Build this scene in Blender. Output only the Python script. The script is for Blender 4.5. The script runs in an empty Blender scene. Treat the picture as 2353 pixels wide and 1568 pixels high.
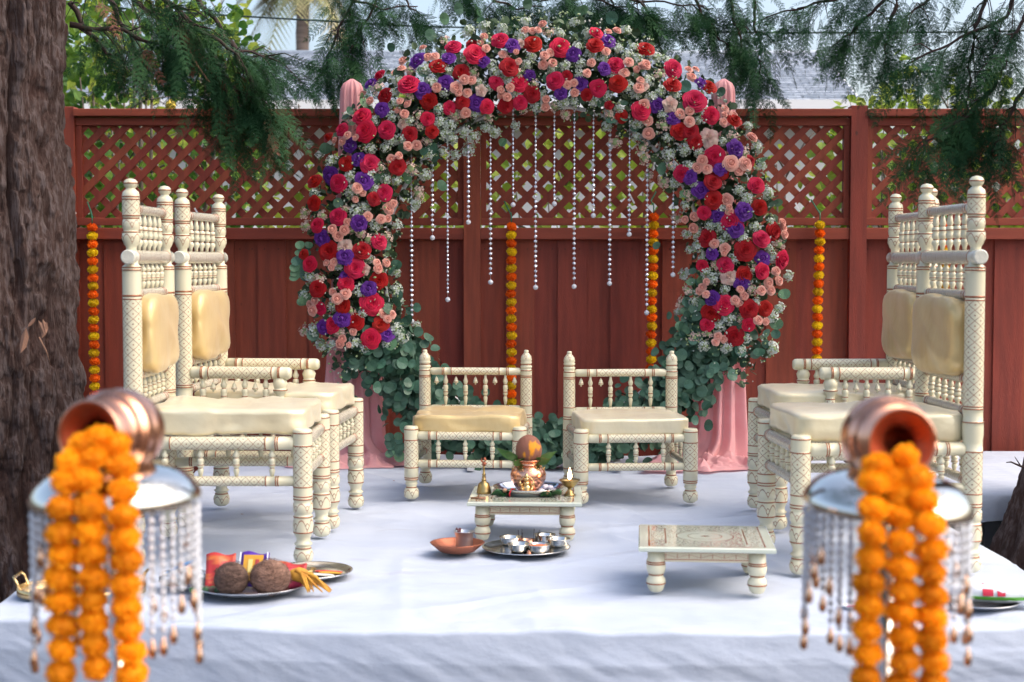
import bpy, math, random
import numpy as np
from mathutils import Vector, Matrix, Euler
random.seed(7); rng = np.random.default_rng(7)
PI = math.pi
sc = bpy.context.scene
col = sc.collection

# ------------------------------------------------------------------ camera, sky, sun, exposure
F_PX = 3500.0; PITCH = math.atan(184/F_PX); CAMZ = 1.185
cam = bpy.data.cameras.new('camera'); camo = bpy.data.objects.new('camera', cam); col.objects.link(camo)
camo.location = (0, 0, CAMZ); camo.rotation_euler = (PI/2-PITCH, 0, 0)
cam.sensor_width = 36; cam.lens = F_PX/2353*36; cam.clip_end = 500; cam.clip_start = .05
cam.dof.use_dof = True; cam.dof.focus_distance = 7.9; cam.dof.aperture_fstop = 3.1
sc.camera = camo
w = bpy.data.worlds.new('World'); sc.world = w; w.use_nodes = True
nt = w.node_tree; sky = nt.nodes.new('ShaderNodeTexSky'); sky.sky_type = 'NISHITA'; sky.sun_disc = False
SUN_EL = math.radians(52); SUN_ROT = math.radians(106)
sky.sun_elevation = SUN_EL; sky.sun_rotation = SUN_ROT; sky.air_density = 1.0; sky.dust_density = 6.0; sky.ozone_density = 1.0
bg = nt.nodes['Background']; nt.links.new(sky.outputs[0], bg.inputs[0]); bg.inputs[1].default_value = 0.15
sun = bpy.data.lights.new('sun', 'SUN'); sun.energy = .5; sun.angle = math.radians(70); sun.color = (1, .95, .88)
suno = bpy.data.objects.new('sun', sun); col.objects.link(suno)
suno.rotation_euler = (math.radians(90)-SUN_EL, 0, PI-SUN_ROT)
sc.view_settings.view_transform = 'Standard'; sc.view_settings.look = 'None'
sc.view_settings.exposure = 1.38; sc.view_settings.gamma = 1; sc.view_settings.use_curve_mapping = False
sc.cycles.use_denoising = True
try: sc.cycles.denoiser = 'OPENIMAGEDENOISE'
except Exception: pass
sc.cycles.max_bounces = 6; sc.cycles.diffuse_bounces = 3; sc.cycles.glossy_bounces = 4; sc.cycles.transmission_bounces = 5
sc.cycles.transparent_max_bounces = 6; sc.cycles.caustics_reflective = False; sc.cycles.caustics_refractive = False
sc.cycles.sample_clamp_indirect = 6; sc.cycles.use_adaptive_sampling = True; sc.cycles.adaptive_threshold = 0.02

# ------------------------------------------------------------------ measuring helpers (photo at 2353 px wide -> metres)
_c, _s = math.cos(PITCH), math.sin(PITCH)
def _ray(u, v):
    a = (u-1176.5)/F_PX; b = (784-v)/F_PX
    return a, _c+b*_s, -_s+b*_c
def G(u, v, z=0.0):
    x, y, q = _ray(u, v); k = (z-CAMZ)/q; return Vector((x*k, y*k, z))
def W(u, v, Y):
    x, y, q = _ray(u, v); k = Y/y; return Vector((x*k, Y, CAMZ+q*k))

# ------------------------------------------------------------------ materials
def N(t, kind, **kw):
    n = t.nodes.new(kind)
    for k, v in kw.items():
        if k in n.inputs.keys(): n.inputs[k].default_value = v
        else: setattr(n, k, v)
    return n
def M(t, op, a, b=None, c=None):
    n = t.nodes.new('ShaderNodeMath'); n.operation = op
    for i, v in enumerate((a, b, c)):
        if v is None: continue
        if isinstance(v, (int, float)): n.inputs[i].default_value = v
        else: t.links.new(v, n.inputs[i])
    return n.outputs[0]
def mix(t, fac, a, b):
    n = t.nodes.new('ShaderNodeMix'); n.data_type = 'RGBA'
    for i, v in ((0, fac), (6, a), (7, b)):
        if isinstance(v, (int, float)): n.inputs[i].default_value = v
        elif isinstance(v, tuple): n.inputs[i].default_value = (*v[:3], 1)
        else: t.links.new(v, n.inputs[i])
    return n.outputs[2]
def mat(name, c, rough=.6, metal=0, c2=None, scale=8, detail=3, bump=0, bscale=40, stretch=(1,1,1), rnd=0, sheen=0, coat=0, spec=.5,
        subs=0, emit=None, trans=0, contrast=(.35,.65), bdist=.01, ior=1.45, transl=0, core=None, rim=None):
    m = bpy.data.materials.new(name); m.use_nodes = True; t = m.node_tree; p = t.nodes['Principled BSDF']
    p.inputs['Base Color'].default_value = (*c, 1); p.inputs['Roughness'].default_value = rough; p.inputs['Metallic'].default_value = metal
    p.inputs['Specular IOR Level'].default_value = spec; p.inputs['Sheen Weight'].default_value = sheen; p.inputs['Coat Weight'].default_value = coat
    p.inputs['Transmission Weight'].default_value = trans; p.inputs['IOR'].default_value = ior
    if subs: p.inputs['Subsurface Weight'].default_value = subs; p.inputs['Subsurface Scale'].default_value = .01
    colr = None
    if c2 is not None or bump:
        tc = N(t, 'ShaderNodeTexCoord'); mp = N(t, 'ShaderNodeMapping'); mp.inputs['Scale'].default_value = stretch
        t.links.new(tc.outputs['Object'], mp.inputs[0])
    if c2 is not None:
        nz = N(t, 'ShaderNodeTexNoise'); nz.inputs['Scale'].default_value = scale; nz.inputs['Detail'].default_value = detail
        t.links.new(mp.outputs[0], nz.inputs[0])
        mr = N(t, 'ShaderNodeMapRange'); mr.inputs[1].default_value = contrast[0]; mr.inputs[2].default_value = contrast[1]
        t.links.new(nz.outputs[0], mr.inputs[0])
        colr = mix(t, mr.outputs[0], c, c2)
    if rnd:
        oi = N(t, 'ShaderNodeObjectInfo'); hs = N(t, 'ShaderNodeHueSaturation')
        t.links.new(M(t, 'MULTIPLY_ADD', oi.outputs['Random'], rnd*2, 1-rnd), hs.inputs['Value'])
        t.links.new(M(t, 'MULTIPLY_ADD', oi.outputs['Random'], rnd*.08, .5-rnd*.04), hs.inputs['Hue'])
        if colr is not None: t.links.new(colr, hs.inputs['Color'])
        else: hs.inputs['Color'].default_value = (*c, 1)
        colr = hs.outputs[0]
    if core:
        tcc = N(t, 'ShaderNodeTexCoord'); vl = N(t, 'ShaderNodeVectorMath', operation='LENGTH'); t.links.new(tcc.outputs['Object'], vl.inputs[0])
        mc = N(t, 'ShaderNodeMapRange'); mc.inputs[1].default_value = .45; mc.inputs[2].default_value = .95; t.links.new(vl.outputs['Value'], mc.inputs[0])
        colr = mix(t, mc.outputs[0], core, colr if colr is not None else c)
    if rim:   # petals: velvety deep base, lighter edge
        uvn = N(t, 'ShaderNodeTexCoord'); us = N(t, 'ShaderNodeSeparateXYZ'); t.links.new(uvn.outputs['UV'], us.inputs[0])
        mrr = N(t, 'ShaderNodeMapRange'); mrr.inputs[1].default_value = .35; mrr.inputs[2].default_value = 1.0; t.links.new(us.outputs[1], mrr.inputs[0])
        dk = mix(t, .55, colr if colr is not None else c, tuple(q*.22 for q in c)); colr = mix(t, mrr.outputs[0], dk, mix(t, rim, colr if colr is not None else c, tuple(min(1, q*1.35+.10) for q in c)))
    if colr is not None: t.links.new(colr, p.inputs['Base Color'])
    if transl:
        tr = N(t, 'ShaderNodeBsdfTranslucent'); ms = N(t, 'ShaderNodeMixShader'); ms.inputs[0].default_value = transl; out = t.nodes['Material Output']
        if colr is not None: t.links.new(colr, tr.inputs[0])
        else: tr.inputs[0].default_value = (*c, 1)
        t.links.new(p.outputs[0], ms.inputs[1]); t.links.new(tr.outputs[0], ms.inputs[2]); t.links.new(ms.outputs[0], out.inputs[0])
    if bump:
        nb = N(t, 'ShaderNodeTexNoise'); nb.inputs['Scale'].default_value = bscale; nb.inputs['Detail'].default_value = 4
        t.links.new(mp.outputs[0], nb.inputs[0])
        bp = N(t, 'ShaderNodeBump'); bp.inputs['Strength'].default_value = bump; bp.inputs['Distance'].default_value = bdist
        t.links.new(nb.outputs[0], bp.inputs['Height']); t.links.new(bp.outputs[0], p.inputs['Normal'])
    if emit:
        p.inputs['Emission Color'].default_value = (*emit[0], 1); p.inputs['Emission Strength'].default_value = emit[1]
    return m
CREAM = (.70, .655, .47); COPPER = (.33, .13, .065)
def lacquer(name, kind, base=CREAM, ink=COPPER, wrap=False):
    """cream lacquer with the hand-painted copper net (uv: u in diamonds round, v in diamonds along)"""
    m = mat(name, base, .3, coat=.35); t = m.node_tree; p = t.nodes['Principled BSDF']
    tc = N(t, 'ShaderNodeTexCoord'); sp = N(t, 'ShaderNodeSeparateXYZ'); t.links.new(tc.outputs['UV'], sp.inputs[0])
    wob = N(t, 'ShaderNodeTexNoise'); wob.inputs['Scale'].default_value = 40; t.links.new(tc.outputs['Object'], wob.inputs[0])
    u = M(t, 'ADD', sp.outputs[0], M(t, 'MULTIPLY_ADD', wob.outputs[0], .12, -.06)); v = sp.outputs[1]
    def tri(x): return M(t, 'ABSOLUTE', M(t, 'SUBTRACT', M(t, 'FRACT', x), .5))     # 0 at .5, .5 at integers
    if kind == 'net':
        a = tri(M(t, 'ADD', u, v)); b = tri(M(t, 'SUBTRACT', u, v))
        line = M(t, 'GREATER_THAN', M(t, 'MAXIMUM', a, b), .458 if not wrap else .42)
        dot = M(t, 'LESS_THAN', M(t, 'ADD', M(t, 'MULTIPLY', a, a), M(t, 'MULTIPLY', b, b)), .011)
        k = M(t, 'MAXIMUM', line, dot)
    else:
        uu = tri(M(t, 'ADD', u, .5)); arch = M(t, 'SUBTRACT', 1.0, M(t, 'POWER', M(t, 'MULTIPLY', M(t, 'SUBTRACT', .5, uu), 2.0), 2.0))
        l1 = M(t, 'LESS_THAN', M(t, 'ABSOLUTE', M(t, 'SUBTRACT', v, M(t, 'MULTIPLY', arch, .92))), .07)
        du = M(t, 'SUBTRACT', .5, uu); 
        q = M(t, 'ADD', M(t, 'POWER', M(t, 'MULTIPLY', uu, 5.5), 2.0), M(t, 'POWER', M(t, 'MULTIPLY', M(t, 'SUBTRACT', v, .45), 3.2), 2.0))
        l2 = M(t, 'MULTIPLY', M(t, 'GREATER_THAN', q, .35), M(t, 'LESS_THAN', q, .75))
        k = M(t, 'MAXIMUM', l1, l2)
    ink2 = mix(t, M(t, 'GREATER_THAN', wob.outputs[0], .55), ink, (.17, .075, .045))
    c = mix(t, M(t, 'MULTIPLY', k, .78), base, ink2)
    t.links.new(c, p.inputs['Base Color'])
    if wrap:
        nb = N(t, 'ShaderNodeTexNoise'); nb.inputs['Scale'].default_value = 55; nb.inputs['Detail'].default_value = 2
        t.links.new(tc.outputs['Object'], nb.inputs[0]); bp = N(t, 'ShaderNodeBump'); bp.inputs['Strength'].default_value = .55; bp.inputs['Distance'].default_value = .006
        t.links.new(nb.outputs[0], bp.inputs['Height']); t.links.new(bp.outputs[0], p.inputs['Normal']); p.inputs['Roughness'].default_value = .16
    return m
m_cream = mat('cream_lacquer', CREAM, .3, c2=(.64, .60, .42), scale=6, coat=.35)
m_copper = mat('copper_paint', COPPER, .35, metal=.45)
m_net = lacquer('cream_net', 'net'); m_motif = lacquer('cream_motif', 'motif')
m_wrap = lacquer('wrapped_net', 'net', base=(.62, .60, .50), ink=(.33, .23, .17), wrap=True)
m_wrapc = mat('wrapped_cream', (.64, .62, .52), .16, bump=.5, bscale=55, bdist=.006, coat=.3)
LAQ = [m_cream, m_net, m_copper, m_motif]; LAQW = [m_wrapc, m_wrap, m_copper, m_motif]
def satin(name, c, c2):
    m = mat(name, c, .30, metal=.30, c2=c2, scale=5, bump=.25, bscale=14, bdist=.012, sheen=.2, stretch=(1, 1.6, 1))
    return m
m_satin = satin('gold_satin', (.76, .57, .27), (.68, .48, .21)); m_satin2 = satin('pale_satin', (.84, .75, .52), (.78, .67, .43))
m_cloth = mat('white_cloth', (.80, .81, .84), .85, c2=(.74, .76, .81), scale=3, bump=.35, bscale=9, bdist=.02, detail=5, sheen=.1)
m_pink = mat('pink_chiffon', (.90, .50, .50), .75, c2=(.86, .43, .44), scale=10, transl=.35, bump=.1, bscale=30)
m_fence = mat('red_stained_wood', (.275, .052, .026), .62, c2=(.20, .038, .020), scale=5, stretch=(6, 6, .5), bump=.5, bscale=60, bdist=.004, rnd=.13, detail=6)
m_fence_r = mat('red_stained_rail', (.27, .052, .026), .62, c2=(.21, .040, .021), scale=5, stretch=(.5, 6, 6), bump=.3, bscale=60, bdist=.003, rnd=.06)
m_white_metal = mat('white_painted_metal', (.78, .78, .8), .4)
m_grey_metal = mat('grey_galvanised', (.30, .33, .36), .45, metal=.6)
m_steel = mat('polished_steel', (.62, .62, .62), .14, metal=1, bump=.05, bscale=20)
m_steel_b = mat('brushed_steel', (.5, .51, .53), .33, metal=1)
m_chrome = mat('champagne_chrome', (.74, .70, .62), .09, metal=1)
m_gold = mat('gold_metal', (.75, .52, .24), .25, metal=1)
m_brass = mat('aged_brass', (.46, .33, .13), .3, metal=1, c2=(.35, .24, .1), scale=30)
m_cop = mat('copper_metal', (.80, .43, .29), .22, metal=1, c2=(.72, .34, .21), scale=14, bump=.06, bscale=8)
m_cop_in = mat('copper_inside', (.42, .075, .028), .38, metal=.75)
m_cop_r = mat('hammered_copper', (.40, .14, .08), .45, metal=.8, bump=.4, bscale=90, bdist=.003)
m_glass = mat('crystal', (.93, .95, 1.0), .05, spec=1, trans=.3, ior=1.45)
m_glass2 = mat('crystal_bright', (.85, .88, .95), .06, metal=.55, spec=1)

# ------------------------------------------------------------------ mesh helpers
class MB:
    def __init__(s): s.v = []; s.f = []; s.m = []; s.uv = []; s.hasuv = False
    def add(s, v, f, m=0, uv=None, M4=None):
        b = len(s.v)
        if M4 is not None: v = [tuple(M4 @ Vector(q)) for q in v]
        s.v += [tuple(q) for q in v]
        for i, q in enumerate(f):
            s.f.append(tuple(k+b for k in q)); s.m.append(m[i] if isinstance(m, list) else m)
            if uv is not None: s.uv.append(uv[i]); s.hasuv = True
            else: s.uv.append([(0, 0)]*len(q))
        return s
    def mesh(s, name, mats, smooth=True):
        me = bpy.data.meshes.new(name); me.from_pydata(s.v, [], s.f)
        for q in (mats if isinstance(mats, (list, tuple)) else [mats]): me.materials.append(q)
        me.polygons.foreach_set('material_index', s.m)
        me.polygons.foreach_set('use_smooth', [smooth]*len(s.f))
        if s.hasuv:
            l = me.uv_layers.new(name='uv'); l.data.foreach_set('uv', [c for f in s.uv for p in f for c in p])
        me.update(); return me
def obj(name, data, parent=None, loc=None, rot=None, scale=None, **kw):
    o = bpy.data.objects.new(name, data); col.objects.link(o)
    if parent is not None: o.parent = parent
    if loc is not None: o.location = loc
    if rot is not None: o.rotation_euler = rot
    if scale is not None: o.scale = (scale,)*3 if isinstance(scale, (int, float)) else scale
    for k, v in kw.items(): o[k] = v
    return o
def build(name, mb, mats, parent=None, smooth=True, **kw):
    return obj(name, mb.mesh(name, mats, smooth), parent, **kw)
def thing(name, label, cat, loc=(0, 0, 0), rz=0, group=None):
    o = obj(name, None, None, loc, (0, 0, rz)); o.empty_display_size = .1; o['label'] = label; o['category'] = cat
    if group: o['group'] = group
    return o
def tag(o, label, cat, group=None):
    o['label'] = label; o['category'] = cat
    if group: o['group'] = group
    return o
def dup(o, parent=None):
    c = o.copy(); col.objects.link(c)
    if parent is not None: c.parent = parent
    for ch in list(o.children): dup(ch, c)
    return c
def aim(p0, p1):
    d = (Vector(p1)-Vector(p0)); q = d.to_track_quat('Z', 'Y')
    return Matrix.Translation(p0) @ q.to_matrix().to_4x4(), d.length
def lathe(mb, prof, seg=16, M4=None, nd=5, pitch=.04, m=0, cap=True):
    """prof: (z, r[, material]) ; the material holds from this point on"""
    prof = [(*q, m) if len(q) == 2 else q for q in prof]
    v = []; f = []; ms = []; uv = []
    n = len(prof)
    for z, r, _ in prof:
        for k in range(seg): a = 2*PI*k/seg; v.append((r*math.cos(a), r*math.sin(a), z))
    i = 0; spans = {}
    while i < n-1:
        if prof[i][2] == 3:
            j = i
            while j < n-1 and prof[j][2] == 3: j += 1
            for k in range(i, j): spans[k] = (prof[i][0], prof[j][0])
            i = j
        else: i += 1
    for i in range(n-1):
        mm = prof[i][2]
        if mm == 3: z0, z1 = spans[i]; va = (prof[i][0]-z0)/(z1-z0+1e-9); vb = (prof[i+1][0]-z0)/(z1-z0+1e-9)
        else: va = prof[i][0]/pitch; vb = prof[i+1][0]/pitch
        for k in range(seg):
            k2 = (k+1) % seg
            f.append((i*seg+k, i*seg+k2, (i+1)*seg+k2, (i+1)*seg+k)); ms.append(mm)
            ua = nd*k/seg; ub = nd*(k+1)/seg; uv.append([(ua, va), (ub, va), (ub, vb), (ua, vb)])
    if cap:
        f.append(tuple(range(seg))[::-1]); ms.append(0 if m == 0 else m); uv.append([(0, 0)]*seg)
        f.append(tuple((n-1)*seg+k for k in range(seg))); ms.append(0 if m == 0 else m); uv.append([(0, 0)]*seg)
    mb.add(v, f, ms, uv, M4); return mb
def ring(z, r, h=.0026, back=0): return [(z-h, r, 2), (z-h*.6, r+.0014, 2), (z+h*.6, r+.0014, 2), (z+h, r, back)]
def tube(mb, pts, rad, seg=6, m=0):
    pts = [Vector(p) for p in pts]; v = []; n = len(pts)
    rad = rad if isinstance(rad, (list, tuple)) else [rad]*n
    for i, p in enumerate(pts):
        d = (pts[min(i+1, n-1)]-pts[max(i-1, 0)]).normalized()
        a = d.cross(Vector((0, 0, 1)));
        if a.length < .05: a = d.cross(Vector((1, 0, 0)))
        a.normalize(); b = d.cross(a)
        for k in range(seg): t = 2*PI*k/seg; v.append(p+(a*math.cos(t)+b*math.sin(t))*rad[i])
    f = [(i*seg+k, i*seg+(k+1) % seg, (i+1)*seg+(k+1) % seg, (i+1)*seg+k) for i in range(n-1) for k in range(seg)]
    f += [tuple(range(seg))[::-1], tuple((n-1)*seg+k for k in range(seg))]
    mb.add(v, f, m); return mb
def box(mb, x0, x1, y0, y1, z0, z1, m=0, M4=None, bev=.0):
    if bev:
        v = []; 
        for z, i in ((z0, bev), (z0+bev, 0), (z1-bev, 0), (z1, bev)):
            for x, y in ((x0, y0), (x1, y0), (x1, y1), (x0, y1)):
                v.append((x+(i if x == x0 else -i), y+(i if y == y0 else -i), z))
        f = [(3, 2, 1, 0), (12, 13, 14, 15)]
        for i in range(3):
            for k in range(4): f.append((i*4+k, i*4+(k+1) % 4, (i+1)*4+(k+1) % 4, (i+1)*4+k))
        return mb.add(v, f, m, M4=M4)
    v = [(x, y, z) for z in (z0, z1) for y in (y0, y1) for x in (x0, x1)]
    return mb.add(v, [(0, 2, 3, 1), (4, 5, 7, 6), (0, 1, 5, 4), (2, 6, 7, 3), (0, 4, 6, 2), (1, 3, 7, 5)], m, M4=M4)
def rbox(mb, sx, sy, sz, p=5, n=10, fn=None, M4=None, m=0):
    import bmesh
    bm = bmesh.new()
    for ax in range(3):
        for sg in (-1, 1):
            g = {}
            for i in range(n+1):
                for j in range(n+1):
                    a = math.tan((i/n*2-1)*.95)/math.tan(.95); b = math.tan((j/n*2-1)*.95)/math.tan(.95)
                    q = [0, 0, 0]; q[ax] = sg; q[(ax+1) % 3] = a; q[(ax+2) % 3] = b
                    l = sum(abs(c)**p for c in q)**(1/p); q = [c/l for c in q]
                    g[i, j] = bm.verts.new((q[0]*sx/2, q[1]*sy/2, q[2]*sz/2))
            for i in range(n):
                for j in range(n):
                    fs = (g[i, j], g[i+1, j], g[i+1, j+1], g[i, j+1])
                    bm.faces.new(fs if sg > 0 else fs[::-1])
    bmesh.ops.remove_doubles(bm, verts=bm.verts, dist=1e-5)
    bm.verts.index_update()
    v = [tuple(fn(Vector(q.co))) if fn else tuple(q.co) for q in bm.verts]; f = [[q.index for q in fc.verts] for fc in bm.faces]
    bm.free(); mb.add(v, f, m, M4=M4); return mb
# vectorised value noise
_tab = rng.random((64, 64))
def vn(x, y, px=None):
    xi = np.floor(x).astype(int); yi = np.floor(y).astype(int); fx = x-xi; fy = y-yi
    fx = fx*fx*(3-2*fx); fy = fy*fy*(3-2*fy)
    def h(a, b):
        if px: a = a % px
        return _tab[a % 64, b % 64]
    return (h(xi, yi)*(1-fx)+h(xi+1, yi)*fx)*(1-fy)+(h(xi, yi+1)*(1-fx)+h(xi+1, yi+1)*fx)*fy
def fbm(x, y, o=4):
    r = 0; a = .5
    for i in range(o): r = r+a*vn(x*2**i+i*17, y*2**i+i*31); a *= .5
    return r
def np_mesh(name, v, f, mats, smooth=True, attr=None, midx=None):
    me = bpy.data.meshes.new(name); v = np.asarray(v, np.float32); f = np.asarray(f, np.int32); k = f.shape[1]
    me.vertices.add(len(v)); me.vertices.foreach_set('co', v.ravel())
    me.loops.add(f.size); me.loops.foreach_set('vertex_index', f.ravel())
    me.polygons.add(len(f)); me.polygons.foreach_set('loop_start', np.arange(0, f.size, k, dtype=np.int32))
    me.polygons.foreach_set('loop_total', np.full(len(f), k, np.int32)) if False else None
    me.polygons.foreach_set('use_smooth', np.full(len(f), smooth))
    for q in (mats if isinstance(mats, (list, tuple)) else [mats]): me.materials.append(q)
    if midx is not None: me.polygons.foreach_set('material_index', np.asarray(midx, np.int32))
    if attr is not None:
        for an, av in attr.items():
            a = me.attributes.new(an, 'FLOAT', 'POINT'); a.data.foreach_set('value', np.asarray(av, np.float32))
    me.update(calc_edges=True); me.validate(); return me
def rots(n, axis=None, jit=None):
    """n random rotation matrices whose local +z follows axis rows (unit) with a random spin"""
    z = axis/np.linalg.norm(axis, axis=1, keepdims=True)
    r = rng.normal(size=(n, 3)); x = r-(r*z).sum(1, keepdims=True)*z; x /= np.linalg.norm(x, axis=1, keepdims=True)
    y = np.cross(z, x); return np.stack([x, y, z], 2)
def stamp(bv, bf, pos, R, sc_):
    """copies of a base mesh merged into arrays"""
    v = np.einsum('nij,vj->nvi', R, bv)*np.asarray(sc_).reshape(-1, 1, 1)+pos[:, None, :]
    f = bf[None]+(np.arange(len(pos))*len(bv))[:, None, None]
    return v.reshape(-1, 3), f.reshape(-1, bf.shape[1])
LEAF_V = np.array([(0, 0, 0), (.32, .35, .07), (.28, .75, .05), (0, 1, -.06), (-.28, .75, .05), (-.32, .35, .07), (0, .5, -.02)], float)
LEAF_F = np.array([(0, 1, 6), (1, 2, 6), (2, 3, 6), (3, 4, 6), (4, 5, 6), (5, 0, 6)])

# ------------------------------------------------------------------ ground
GZ = -.42
m_ground = mat('bark_mulch', (.075, .055, .045), .95, c2=(.035, .028, .022), scale=14, bump=.8, bscale=30, bdist=.03, detail=6)
gx, gy = np.meshgrid(np.linspace(-1, 1, 120), np.linspace(-1, 1, 120)); gx = np.sign(gx)*np.abs(gx)**3*200; gy = np.sign(gy)*np.abs(gy)**3*200+8
near = np.exp(-(gx**2+(gy-8)**2)/400)
gzz = GZ+(fbm(gx*1.3+100, gy*1.3+100)-.5)*.07*near
idx = np.arange(120*120).reshape(120, 120); gf = np.stack([idx[:-1, :-1], idx[:-1, 1:], idx[1:, 1:], idx[1:, :-1]], -1).reshape(-1, 4)
obj('ground', np_mesh('ground', np.stack([gx, gy, gzz-.02], -1).reshape(-1, 3), gf, m_ground), kind='structure')

# ------------------------------------------------------------------ house, palm, wires far behind
def house():
    h = thing('house', 'pale house with grey shingled roof beyond the fence', 'house', (0, 19, GZ))
    zc = GZ
    y0, y1 = 18.9, 22.0; ze = CAMZ+(600-236)*y0/3500; zr = CAMZ+(600-128)*y1/3500
    xe0, xe1, xr0, xr1 = -7.5, 4.30, -7.0, 4.45
    m_wall = mat('painted_siding', (.62, .62, .60), .8, c2=(.55, .56, .55), scale=2)
    m_sh = mat('asphalt_shingle', (.30, .34, .40), .9, c2=(.22, .26, .31), scale=3.0, stretch=(3, 3, 12), detail=4, contrast=(.4, .6))
    m_dark = mat('window_glass_dark', (.03, .035, .04), .1); m_trim = mat('white_trim', (.78, .79, .8), .6)
    mb = MB(); box(mb, xe0+.5, xe1-.35, y0+.5-19, 26-19, 0, ze-GZ+.05); build('wall', mb, m_wall, h, False)
    rows = 22; 
    rf = None; mb = MB()
    for i in range(rows):
        a, b = i/rows, (i+1)/rows; za = ze+(zr-ze)*a-GZ; zb = ze+(zr-ze)*b-GZ; ya = y0+(y1-y0)*a-19; yb = y0+(y1-y0)*b-19
        n = 60; 
        x0 = xe0+(xr0-xe0)*a; x1 = xe1+(xr1-xe1)*a
        for k in range(n):
            u0 = x0+(x1-x0)*(k+(i % 2)*.5)/n; u1 = min(x1, u0+(x1-x0)/n-.012); t = .02+.012*random.random()
            if u1 <= u0: continue
            mb.add([(u0, ya, za), (u1, ya, za), (u1, ya, za+t), (u0, ya, za+t), (u1, yb, zb+.006), (u0, yb, zb+.006)], [(0, 1, 2, 3), (3, 2, 4, 5)], 0)
    rf = build('roof', MB().add([(xe0, y0-19, ze-GZ-.02), (xe1, y0-19, ze-GZ-.02), (xr1, y1-19, zr-GZ-.02), (xr0, y1-19, zr-GZ-.02), (xr1, 25.5-19, ze-GZ), (xr0, 25.5-19, ze-GZ)], [(0, 1, 2, 3), (3, 2, 4, 5)]), m_sh, h, False)
    build('shingle_courses', mb, m_sh, rf, False, kind='stuff')
    build('ridge_cap', tube(MB(), [(xr0, y1-19, zr-GZ), (xr1, y1-19, zr-GZ)], .05, 6), m_sh, rf)
    mb = MB(); box(mb, xe0, xe1, y0-19-.1, y0-19, ze-GZ-.17, ze-GZ+.01); build('fascia', mb, m_trim, h, False)
    mb = MB(); tube(mb, [(xe1, y0-19-.05, ze-GZ-.08), (xr1, y1-19, zr-GZ-.08)], .07, 4); build('rake_board', mb, m_trim, h, False)
    for x0_ in (-3.6, -.6, 1.7):
        wd = build('window', box(MB(), x0_, x0_+1.3, y0+.44-19, y0+.5-19, .95, 2.05), m_trim, h, False)
        build('pane', box(MB(), x0_+.06, x0_+1.24, y0+.42-19, y0+.436-19, 1.01, 1.99), m_dark, wd, False)
        build('sill', box(MB(), x0_-.05, x0_+1.35, y0+.38-19, y0+.439-19, .88, .945), m_trim, wd, False)
house()
def palm():
    p = thing('palm_tree', 'tall palm trunk with hanging fronds rising behind the house roof', 'palm tree', W(701, 600, 28).xy.to_3d()+Vector((0, 0, GZ)))
    m_t = mat('palm_bark', (.30, .23, .19), .9, c2=(.20, .15, .12), scale=3, stretch=(1, 1, 8), bump=.5, bscale=12)
    m_f = mat('palm_frond', (.16, .20, .07), .7, c2=(.26, .22, .11), scale=2)
    mb = MB(); pts = []; 
    tube(mb, [(.02*math.sin(z*2), 0, z) for z in np.linspace(0, 6.9, 30)], [.165-.008*z+.006*math.sin(z*9) for z in np.linspace(0, 6.9, 30)], 14); build('trunk', mb, m_t, p)
    for k in range(26):
        a = 2*PI*k/26+random.random()*.3; el = random.uniform(-1.2, .9); mb = MB(); L = random.uniform(.9, 1.7)
        sp = []
        for i in range(9):
            t = i/8; sp.append(Vector((math.cos(a)*L*t*math.cos(el*.5), math.sin(a)*L*t*math.cos(el*.5), 6.95+L*t*math.sin(el)-t*t*L*.7)))
        tube(mb, sp, [.02-.0018*i for i in range(9)], 4)
        side = Vector((-math.sin(a), math.cos(a), 0))
        for i in range(2, 9):
            for sg in (-1, 1):
                for q in range(3):
                    b = sp[i-1].lerp(sp[i], q/3); tip = b+(side*sg*.4+(sp[8]-sp[0]).normalized()*.25+Vector((0, 0, -.28)))*.9
                    wv = (sp[i]-sp[i-1]).normalized()*.025
                    mb.add([b-wv, b+wv, tip], [(0, 1, 2)])
        build('frond', mb, m_f, p)
palm()
def wire(name, pts, r, label):
    pp = [W(*q) for q in pts]; mb = MB(); tube(mb, pp, r, 6)
    tag(build(name, mb, mat('black_cable', (.012, .03, .03), .5)), label, 'cable')
wire('overhead_cable', [(-400, -25, 14), (100, 8, 14), (560, 38, 14), (960, 61, 14), (1400, 71, 14), (1800, 76, 14), (2200, 74, 14), (2800, 62, 14)], .009, 'thin dark overhead cable crossing the sky above the flower arch')
wire('service_line', [(1600, 20, 16), (1950, 175, 16), (2100, 236, 16), (2353, 300, 16), (2700, 380, 16)], .0035, 'faint sloping service wire beside the roof on the pale sky')

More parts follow.
